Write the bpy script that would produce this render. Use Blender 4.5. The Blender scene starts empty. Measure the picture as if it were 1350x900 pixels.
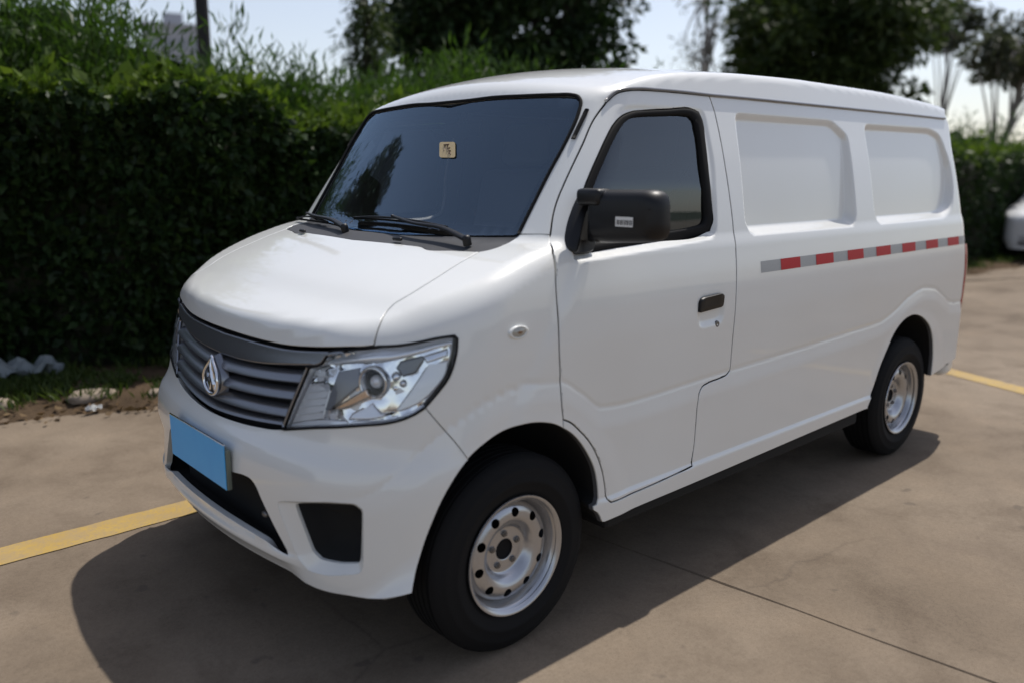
import bpy, bmesh, math, random
import numpy as np
from math import radians, sin, cos, pi
from mathutils import Vector, Matrix
from mathutils.geometry import delaunay_2d_cdt

SC = bpy.context.scene
COL = SC.collection

# ------------------------------------------------------------------ camera
CAM_YAW, CAM_PITCH, CAM_ROLL = .7337, .2054, .0052
CAM_POS = (-.905, -2.516, 1.4804)
cam_data = bpy.data.cameras.new('camera')
cam = bpy.data.objects.new('camera', cam_data); COL.objects.link(cam)
_r = Vector((cos(CAM_YAW), -sin(CAM_YAW), 0))
_f = Vector((sin(CAM_YAW)*cos(CAM_PITCH), cos(CAM_YAW)*cos(CAM_PITCH), -sin(CAM_PITCH)))
_u = _r.cross(_f)
_r2 = cos(CAM_ROLL)*_r + sin(CAM_ROLL)*_u; _u2 = -sin(CAM_ROLL)*_r + cos(CAM_ROLL)*_u
cam.matrix_world = Matrix(((_r2.x, _u2.x, -_f.x, CAM_POS[0]), (_r2.y, _u2.y, -_f.y, CAM_POS[1]), (_r2.z, _u2.z, -_f.z, CAM_POS[2]), (0, 0, 0, 1)))
cam_data.sensor_width = 36; cam_data.lens = 1082.16/1350*36
cam_data.clip_start = .05; cam_data.clip_end = 3000
cam_data.dof.use_dof = True; cam_data.dof.focus_distance = 3.0; cam_data.dof.aperture_fstop = 1.2
SC.camera = cam

# ------------------------------------------------------------------ daylight
SUN_TO = Vector((.51, .115, 1.0)).normalized()          # towards the sun: high, from behind the van
sun_el = math.asin(SUN_TO.z); sun_rot = math.atan2(SUN_TO.x, SUN_TO.y)
world = bpy.data.worlds.new('World'); SC.world = world; world.use_nodes = True
wn = world.node_tree.nodes; wl = world.node_tree.links
sky = wn.new('ShaderNodeTexSky'); sky.sky_type = 'NISHITA'; sky.sun_disc = False
sky.sun_elevation = sun_el; sky.sun_rotation = sun_rot
sky.air_density = 1.0; sky.dust_density = 1.0; sky.ozone_density = 1.0; sky.altitude = 0
hsv = wn.new('ShaderNodeHueSaturation'); hsv.inputs['Saturation'].default_value = .66      # hazy summer sky
wl.new(sky.outputs[0], hsv.inputs['Color']); tone = wn.new('ShaderNodeMix'); tone.data_type = 'RGBA'; tone.blend_type = 'MULTIPLY'; tone.inputs[0].default_value = 1; tone.inputs[7].default_value = (1.0, .965, .97, 1)
wl.new(hsv.outputs[0], tone.inputs[6]); wl.new(tone.outputs[2], wn['Background'].inputs[0]); wn['Background'].inputs[1].default_value = .13
sun_data = bpy.data.lights.new('sun', 'SUN'); sun_data.energy = 3.6; sun_data.angle = radians(.6); sun_data.color = (1, .95, .885)
sun = bpy.data.objects.new('sun', sun_data); COL.objects.link(sun); sun.location = (3, 0, 20)
sun.rotation_euler = SUN_TO.to_track_quat('Z', 'Y').to_euler()
vs = SC.view_settings; vs.view_transform = 'Standard'; vs.look = 'None'; vs.exposure = .16; vs.gamma = 1; vs.use_curve_mapping = False
try:
    SC.cycles.use_denoising = True; SC.cycles.max_bounces = 10; SC.cycles.transparent_max_bounces = 24
except Exception: pass

# ------------------------------------------------------------------ materials
def mat(name, color=(.5,.5,.5), rough=.5, metal=0., coat=0., spec=.5, coat_rough=.03):
    m = bpy.data.materials.new(name); m.use_nodes = True
    b = m.node_tree.nodes['Principled BSDF']
    b.inputs['Base Color'].default_value = (*color, 1); b.inputs['Roughness'].default_value = rough
    b.inputs['Metallic'].default_value = metal; b.inputs['Coat Weight'].default_value = coat
    b.inputs['Coat Roughness'].default_value = coat_rough; b.inputs['Specular IOR Level'].default_value = spec
    return m
class Nodes:
    """small helper to wire node trees"""
    def __init__(s, m): s.m = m; s.n = m.node_tree.nodes; s.l = m.node_tree.links; s.b = s.n.get('Principled BSDF'); s.out = s.n['Material Output']
    def add(s, t, **k):
        n = s.n.new(t)
        for a, v in k.items(): setattr(n, a, v)
        return n
    def coord(s, scale=(1,1,1), out='Object'):
        t = s.add('ShaderNodeTexCoord'); mp = s.add('ShaderNodeMapping'); mp.inputs['Scale'].default_value = scale
        s.l.new(t.outputs[out], mp.inputs[0]); return mp.outputs[0]
    def noise(s, vec, scale, detail=5, rough=.55, dist=0):
        n = s.add('ShaderNodeTexNoise'); n.inputs['Scale'].default_value = scale; n.inputs['Detail'].default_value = detail
        n.inputs['Roughness'].default_value = rough; n.inputs['Distortion'].default_value = dist
        s.l.new(vec, n.inputs['Vector']); return n.outputs[0]
    def ramp(s, f, stops):
        r = s.add('ShaderNodeValToRGB'); e = r.color_ramp.elements
        while len(e) < len(stops): e.new(.5)
        for q, (p, c) in zip(e, stops): q.position = p; q.color = (*c, 1) if len(c) == 3 else c
        s.l.new(f, r.inputs[0]); return r.outputs[0]
    def mix(s, f, a, b, mode='MIX'):
        x = s.add('ShaderNodeMix', data_type='RGBA', blend_type=mode)
        for i, v in ((0, f), (6, a), (7, b)):
            if hasattr(v, 'links'): s.l.new(v, x.inputs[i])
            else: x.inputs[i].default_value = v if i == 0 else (*v, 1)
        return x.outputs[2]
    def bump(s, h, strength, dist=.01):
        b = s.add('ShaderNodeBump'); b.inputs['Strength'].default_value = strength; b.inputs['Distance'].default_value = dist
        s.l.new(h, b.inputs['Height']); s.l.new(b.outputs[0], s.b.inputs['Normal'])
    def base(s, c): s.l.new(c, s.b.inputs['Base Color'])
    def rough(s, c): s.l.new(c, s.b.inputs['Roughness'])
G3 = lambda v: (v, v, v)

def paint_material():
    m = mat('white_paint', (.80,.795,.77), .27, 0, .95, .5, .045); N = Nodes(m)
    v = N.coord(); big = N.noise(v, 1.7, 4); fine = N.noise(v, 38, 3)
    dust = N.ramp(big, [(.35, (.79,.80,.775)), (.75, (.77,.77,.735))])
    geo = N.add('ShaderNodeNewGeometry')
    N.base(N.mix(geo.outputs['Backfacing'], dust, (.11,.11,.115)))            # grey inner lining of the panels
    N.rough(N.ramp(fine, [(.3, G3(.28)), (.8, G3(.38))]))
    # rain-washed grime low down on the panels
    sx = N.add('ShaderNodeSeparateXYZ'); t = N.add('ShaderNodeTexCoord'); N.l.new(t.outputs['Object'], sx.inputs[0])
    return m
PAINT = paint_material()
BLACK = mat('black_plastic', (.0065,.0065,.0075), .42, spec=.38)
N = Nodes(BLACK); N.bump(N.noise(N.coord(), 700, 2), .12, .001)
GLOSSBLACK = mat('gloss_black', (.008,.008,.009), .12)
RUBBER = mat('rubber', (.009,.009,.0095), .8, spec=.2)
DARK = mat('underbody_black', (.008,.008,.008), .9)
GREYTRIM = mat('grey_cowl_plastic', (.045,.046,.05), .6)
SLAT = mat('satin_grey_metal', (.25,.26,.285), .27, .8)
CHROME = mat('chrome', (.85,.86,.88), .06, 1)
SOFTCHROME = mat('lamp_reflector', (.92,.93,.95), .22, .3)
FOGGED = mat('ribbed_lamp_lens', (.94,.95,.97), .22, .35)
REPEATER = mat('repeater_lens', (.42,.41,.37), .15, .2)
AMBERBULB = mat('amber_bulb', (.22,.12,.06), .3)
STRIP = mat('bright_lamp_strip', (.93,.95,.99), .24, .55)
DARKREFLECT = mat('dark_lamp_reflection', (.16,.165,.18), .15, .6)
BRONZE = mat('amber_tinted_reflector', (.72,.58,.48), .12, 1)
SILVER = mat('silver_wheel_paint', (.47,.475,.49), .27, .8)
NUT = mat('wheel_nut_steel', (.20,.19,.18), .45, .8)
CABIN = mat('cabin_grey', (.13,.135,.145), .8)
SEATM = mat('seat_fabric', (.20,.20,.21), .9)
SEATLIGHT = mat('headrest_cover', (.46,.46,.47), .85)
RED = mat('red_reflective_film', (.44,.010,.016), .45, spec=.25)
GREYFILM = mat('grey_reflective_film', (.33,.34,.345), .42)
for m_, hi in ((RED, (.50,.016,.022)), (GREYFILM, (.40,.41,.41))):
    N = Nodes(m_); vo = N.add('ShaderNodeTexVoronoi'); vo.inputs['Scale'].default_value = 240; N.l.new(N.coord(), vo.inputs['Vector'])
    N.base(N.mix(vo.outputs[0], tuple(m_.node_tree.nodes['Principled BSDF'].inputs['Base Color'].default_value)[:3], hi))
BLUE = mat('plate_blue', (.03,.42,.90), .3); N = Nodes(BLUE)
N.base(N.ramp(N.noise(N.coord(), 6, 2), [(.3, (.028,.40,.88)), (.75, (.05,.47,.93))]))
WHITE = mat('white_print', (.75,.75,.73), .5)
TAN = mat('tan_sticker', (.58,.45,.25), .6)
BROWNINK = mat('brown_ink', (.09,.05,.03), .6)
BLACKINK = mat('black_ink', (.012,.012,.012), .6)
TAILRED = mat('tail_lamp_red', (.30,.006,.012), .08, 0, .5)

def glass(name, tint, refl_ior=1.5, haze=0., coat=(1,1,1)):
    """thin pane: tinted see-through plus mirror reflection by Fresnel"""
    m = bpy.data.materials.new(name); m.use_nodes = True; n = m.node_tree.nodes; l = m.node_tree.links
    n.remove(n['Principled BSDF'])
    tr = n.new('ShaderNodeBsdfTransparent'); tr.inputs[0].default_value = (*tint, 1)
    gl = n.new('ShaderNodeBsdfGlossy'); gl.inputs['Roughness'].default_value = 0.0; gl.inputs[0].default_value = (*coat, 1)
    fr = n.new('ShaderNodeFresnel'); fr.inputs[0].default_value = refl_ior
    mx = n.new('ShaderNodeMixShader'); l.new(fr.outputs[0], mx.inputs[0]); l.new(tr.outputs[0], mx.inputs[1]); l.new(gl.outputs[0], mx.inputs[2])
    res = mx
    if haze:
        df = n.new('ShaderNodeBsdfDiffuse'); df.inputs[0].default_value = (.55,.54,.5,1)
        m2 = n.new('ShaderNodeMixShader'); m2.inputs[0].default_value = haze; l.new(mx.outputs[0], m2.inputs[1]); l.new(df.outputs[0], m2.inputs[2]); res = m2
    l.new(res.outputs[0], n['Material Output'].inputs[0]); return m
SCREEN = glass('windscreen_glass', (.93,.96,.96), 2.35, .012, (.60,.80,1.0))
SIDEGLASS = glass('side_glass', (.42,.47,.50), 1.9, .012, (.85,.93,1.0))
LENS = glass('lamp_lens', (.95,.96,.97), 1.45)

# ------------------------------------------------------------------ object helpers
def link(o, parent=None):
    COL.objects.link(o)
    if parent is not None: o.parent = parent
    return o
def thing(name, label, cat, loc=(0,0,0), rz=0, group=None):
    o = bpy.data.objects.new(name, None); o.empty_display_size = .2; o.location = loc; o.rotation_euler = (0,0,rz)
    link(o); o['label'] = label; o['category'] = cat
    if group: o['group'] = group
    return o
def part(name, parent, label=None, loc=(0,0,0)):
    o = bpy.data.objects.new(name, None); o.empty_display_size = .1; o.location = loc; link(o, parent)
    if label: o['label'] = label
    return o
def mesh_obj(name, V, F, m, parent=None, normals=None, smooth=True, mats=None, face_mat=None):
    me = bpy.data.meshes.new(name)
    V = np.asarray(V, float)
    if isinstance(F, np.ndarray):
        k = F.shape[1]; me.vertices.add(len(V)); me.vertices.foreach_set('co', V.astype(np.float32).ravel())
        me.loops.add(F.size); me.loops.foreach_set('vertex_index', F.astype(np.int32).ravel())
        me.polygons.add(len(F)); me.polygons.foreach_set('loop_start', np.arange(0, F.size, k, dtype=np.int32))
        me.update(calc_edges=True)
    else:
        me.from_pydata([tuple(v) for v in V], [], [tuple(f) for f in F])
    if smooth: me.polygons.foreach_set('use_smooth', np.ones(len(me.polygons), bool))
    for mm in (mats or [m]): me.materials.append(mm)
    if face_mat is not None: me.polygons.foreach_set('material_index', np.asarray(face_mat, np.int32))
    me.update()
    if normals is not None: me.normals_split_custom_set_from_vertices([tuple(n) for n in normals])
    return link(bpy.data.objects.new(name, me), parent)
def bm_obj(name, bm, m, parent=None, smooth=False, angle=None):
    me = bpy.data.meshes.new(name); bm.normal_update(); bm.to_mesh(me); bm.free(); me.materials.append(m)
    if smooth or angle: me.polygons.foreach_set('use_smooth', np.ones(len(me.polygons), bool))
    if angle: me.set_sharp_from_angle(angle=radians(angle))
    return link(bpy.data.objects.new(name, me), parent)
def box(bm, lo, hi, bevel=0, seg=2, M=None):
    c = [(a+b)/2 for a, b in zip(lo, hi)]; s = [abs(b-a) for a, b in zip(lo, hi)]
    r = bmesh.ops.create_cube(bm, size=1, matrix=Matrix.Translation(c) @ Matrix.Diagonal((*s, 1)))
    vs_ = r['verts']
    if bevel:
        es = list({e for v in vs_ for e in v.link_edges})
        q = bmesh.ops.bevel(bm, geom=es, offset=bevel, segments=seg, profile=.5, affect='EDGES'); vs_ = list({v for f in q['faces'] for v in f.verts} | {v for v in vs_ if v.is_valid})
    if M is not None: bmesh.ops.transform(bm, matrix=M, verts=vs_)
    return vs_
def tube_arrays(path, r, seg=8, closed=False, flat=1.):
    """tube along a polyline; r may vary; flat squeezes the section along its second axis"""
    p = np.asarray(path, float); n = len(p); rr = np.broadcast_to(np.asarray(r, float), (n,))
    t = (np.roll(p, -1, 0) - np.roll(p, 1, 0)) if closed else np.gradient(p, axis=0)
    t /= np.linalg.norm(t, axis=1, keepdims=True) + 1e-12
    up = np.array([0,0,1.]) if abs(t[0][2]) < .9 else np.array([1.,0,0])
    V = []; a = np.cross(t[0], up)
    for i in range(n):
        a = a - t[i]*(a @ t[i]); a /= np.linalg.norm(a); b = np.cross(t[i], a)
        for k in range(seg):
            w = 2*pi*k/seg; V.append(p[i] + rr[i]*(cos(w)*a + flat*sin(w)*b))
    F = []
    for i in range(n if closed else n-1):
        j = (i+1) % n
        for k in range(seg): k2 = (k+1) % seg; F.append((i*seg+k, j*seg+k, j*seg+k2, i*seg+k2))
    if not closed: F += [tuple(range(seg))[::-1], tuple((n-1)*seg+k for k in range(seg))]
    return np.array(V), F
def tube(name, path, r, m, parent=None, seg=8, closed=False, flat=1.):
    V, F = tube_arrays(path, r, seg, closed, flat); return mesh_obj(name, V, F, m, parent)
def lathe_y(profile, seg=64):
    """profile of (radius, y) turned about the y axis"""
    V = []; F = []; n = len(profile)
    for k in range(seg):
        a = 2*pi*k/seg
        for r, y in profile: V.append((r*cos(a), y, r*sin(a)))
    for k in range(seg):
        k2 = (k+1) % seg
        for i in range(n-1): F.append((k*n+i, k2*n+i, k2*n+i+1, k*n+i+1))
    return np.array(V), F
# ------------------------------------------------------------------ van body shape
# x runs from the bumper (0) to the tail (3.96), y across (driver side negative), z up; metres
def curve(pts):
    """smooth monotone curve through (t, value) points, as a fast lookup"""
    p = np.array(pts, float); t, v = p[:, 0], p[:, 1]
    h = np.diff(t); d = np.diff(v) / h
    m = np.zeros(len(t)); m[0] = d[0]; m[-1] = d[-1]
    for i in range(1, len(t) - 1):
        if d[i-1] * d[i] > 0:
            w1 = 2*h[i] + h[i-1]; w2 = h[i] + 2*h[i-1]
            m[i] = (w1 + w2) / (w1/d[i-1] + w2/d[i])
    T = np.linspace(t[0], t[-1], 1500)
    i = np.clip(np.searchsorted(t, T, 'right') - 1, 0, len(t) - 2)
    s = (T - t[i]) / h[i]
    V = ((1+2*s)*(1-s)**2)*v[i] + s*(1-s)**2*h[i]*m[i] + s*s*(3-2*s)*v[i+1] + s*s*(s-1)*h[i]*m[i+1]
    return lambda q: np.interp(q, T, V)

HALF_WIDTH = curve([(.15,.80),(.25,.835),(.34,.848),(.45,.851),(.7,.852),(.85,.855),(.95,.856),(1.05,.851),(1.12,.843),
                    (1.2,.830),(1.33,.806),(1.51,.766),(1.66,.725),(1.76,.697),(1.9,.655),(2.0,.62)])
NOSE = curve([(.10,.22),(.20,.13),(.24,.085),(.28,.05),(.34,.034),(.40,.03),(.58,.028),(.64,.032),(.685,.045),(.72,.068),(.75,.082),
              (.84,.100),(.92,.118),(.96,.130),(1.0,.140),(1.08,.16),(1.4,.3)])
CHIN = curve([(.1,.02),(.28,.022),(.335,.016),(.372,0),(.388,-.010),(.402,-.009),(.415,0),(2.2,0)])      # lip under the air intake
HOOD_Z = curve([(-.5,.86),(.0,.97),(.13,1.034),(.2,1.066),(.28,1.10),(.36,1.143),(.5,1.20),(.6,1.235),(.72,1.268),(.8,1.28),(1.2,1.285),(5,1.285)])
ROOF_Z = curve([(.5,1.45),(.8,1.64),(1.0,1.752),(1.1,1.79),(1.2,1.82),(1.35,1.852),(1.5,1.872),(1.75,1.89),(2.0,1.90),(2.4,1.908),(3.0,1.907),
                (3.5,1.893),(3.8,1.876),(3.95,1.862),(4.5,1.80)])
TAIL = curve([(.2,3.90),(.42,3.93),(.46,3.945),(.8,3.945),(1.1,3.93),(1.4,3.915),(1.6,3.90),(1.75,3.885),(1.95,3.86)])
# height of the crease above which the lower body stands out, along the side (over both wheel arches)
CREASE = curve([(-.2,.60),(.15,.62),(.27,.70),(.40,.81),(.52,.865),(.66,.885),(.78,.872),(.88,.815),(.97,.756),(1.1,.746),(1.5,.757),(2.0,.768),
                (2.6,.785),(2.9,.795),(3.05,.83),(3.2,.885),(3.36,.915),(3.5,.90),(3.63,.85),(3.74,.805),(3.85,.795),(4.2,.79)])
FRONT_AXLE, REAR_AXLE, AXLE_Z = .631, 3.289, .354

def sstep(a, b, t):
    s = np.clip((t - a) / (b - a), 0, 1); return s*s*(3-2*s)

def rmax(a, b, r):
    """intersection of two bodies with a rounded edge"""
    u = np.maximum(a + r, 0); v = np.maximum(b + r, 0)
    return np.minimum(-r, np.maximum(a, b)) + np.sqrt(u*u + v*v)

def rmin(a, b, r): return -rmax(-a, -b, r)

def poly_dist(px, py, poly):
    """signed distance to a closed polygon, negative inside"""
    poly = np.asarray(poly); d = np.full(px.shape, 1e9); ins = np.zeros(px.shape, bool)
    for (ax, ay), (bx, by) in zip(poly, np.roll(poly, -1, 0)):
        ex, ey = bx-ax, by-ay; wx, wy = px-ax, py-ay
        s = np.clip((wx*ex + wy*ey) / (ex*ex + ey*ey + 1e-12), 0, 1)
        d = np.minimum(d, (wx-ex*s)**2 + (wy-ey*s)**2)
        c = (ay > py) != (by > py)
        with np.errstate(divide='ignore', invalid='ignore'):
            ins ^= c & (px < ex*(py-ay)/(by-ay if by != ay else 1e-12) + ax)
    return np.where(ins, -1, 1) * np.sqrt(d)

def round_poly(pts, r, n=4):
    """polygon with every corner rounded; r may be one number or one per corner"""
    out = []; pts = [np.array(p, float) for p in pts]; m = len(pts)
    for i in range(m):
        a, b, c = pts[i-1], pts[i], pts[(i+1) % m]; ri = r[i] if hasattr(r, '__len__') else r
        u = a-b; v = c-b; lu, lv = np.linalg.norm(u), np.linalg.norm(v); ri = min(ri, .49*lu, .49*lv)
        p0, p1 = b + u/lu*ri, b + v/lv*ri
        for k in range(n+1):
            s = k/n; out.append((1-s)**2*p0 + 2*s*(1-s)*b + s*s*p1)
    return np.array(out)

SIDE_RECESSES = [
    (round_poly([(1.822,1.70),(2.57,1.703),(2.70,1.64),(2.676,1.28),(2.64,1.24),(1.83,1.24),(1.79,1.29)], .04), (1.26, .046, 1.68, .016), .036),
    (round_poly([(2.862,1.70),(3.61,1.706),(3.735,1.675),(3.80,1.53),(3.805,1.40),(3.76,1.29),(3.65,1.245),(2.89,1.24),(2.85,1.285)], .05), (1.26, .046, 1.68, .016), .036),
    (round_poly([(.845,1.205),(1.607,1.243),(1.65,1.50),(1.645,1.705),(1.27,1.70),(1.17,1.69),(1.0,1.47)], .05), (1.26, .030, 1.42, .006), .027),
    (round_poly([(1.45,.935),(1.625,.94),(1.625,1.06),(1.45,1.06)], .05), (0, .010, 1, .010), .030)]


def side_relief(x, z):
    t = CREASE(x) - z; d = .010 * sstep(-.004, .075, t) - .0022*np.exp(-((t-.002)/.009)**2)
    for ax, rr in ((FRONT_AXLE, .395), (REAR_AXLE, .395)):           # wheel arch flares
        r = np.hypot(x-ax, z-.31)
        d = d + .006 * sstep(rr+.115, rr+.03, r) * (z > .2)
    d = d + .009 * sstep(.454, .440, z) * sstep(.9, 1.0, x) * sstep(3.12, 3.02, x)   # sill ridge
    for poly, (za, da, zb, db), ramp in SIDE_RECESSES:
        lo, hi = poly.min(0) - .05, poly.max(0) + .05
        m = (x > lo[0]) & (x < hi[0]) & (z > lo[1]) & (z < hi[1])
        if m.any():
            s = poly_dist(x[m], z[m], poly)
            e = np.zeros_like(x); e[m] = np.interp(z[m], [za, zb], [da, db]) * sstep(0, -ramp, s); d = d - e
    return d

def body(P, relief=True):
    x, y, z = P[..., 0], P[..., 1], P[..., 2]
    ay = np.abs(y); y2 = ay*ay
    side = ay - HALF_WIDTH(z)
    if relief: side = side - side_relief(x, z)
    front = NOSE(z) + .2*y2 - x + CHIN(z)*sstep(.56, .44, ay)
    low = rmax(front, side, .28)
    hood = (z - HOOD_Z(x - .08*y2) + .02*y2) * .92
    low = rmax(low, hood, .019 + .036*sstep(.45, .8, ay))
    screen = (.715 + .68*(z-1.25) + .16*y2 - x) * .827
    up = rmax(screen, side, .10)
    roof = z - ROOF_Z(x - .1*y2) + .12*y2
    up = rmax(up, roof, .022)
    return rmax(rmin(low, up, .02), x - TAIL(z), .07 - .045*sstep(1.55, 1.78, z))

def normal(P, e=.0012):
    g = np.stack([body(P + e*np.eye(3)[i]) - body(P - e*np.eye(3)[i]) for i in range(3)], -1)
    return g / (np.linalg.norm(g, axis=-1, keepdims=True) + 1e-12)

def march(O, D, n=34):
    """first crossing of the body surface along O + t D, t in 0..1"""
    D = np.broadcast_to(D, O.shape); t = np.linspace(0, 1, n)
    hit = np.zeros(len(O), bool); i = np.full(len(O), n-1)
    for k, s in enumerate(t):
        r = np.nonzero(~hit)[0]
        if not len(r): break
        neg = body(O[r] + D[r]*s, False) < 0
        i[r[neg]] = k; hit[r[neg]] = True
    i = np.maximum(i, 1); w = .05/(np.linalg.norm(D, axis=1)+1e-9)
    a, b = t[i-1]-w, t[i]+w
    for _ in range(15):
        m = (a+b)/2; neg = body(O + D*m[:, None]) < 0
        b = np.where(neg, m, b); a = np.where(neg, a, m)
    return O + D*((a+b)/2)[:, None], hit
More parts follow.
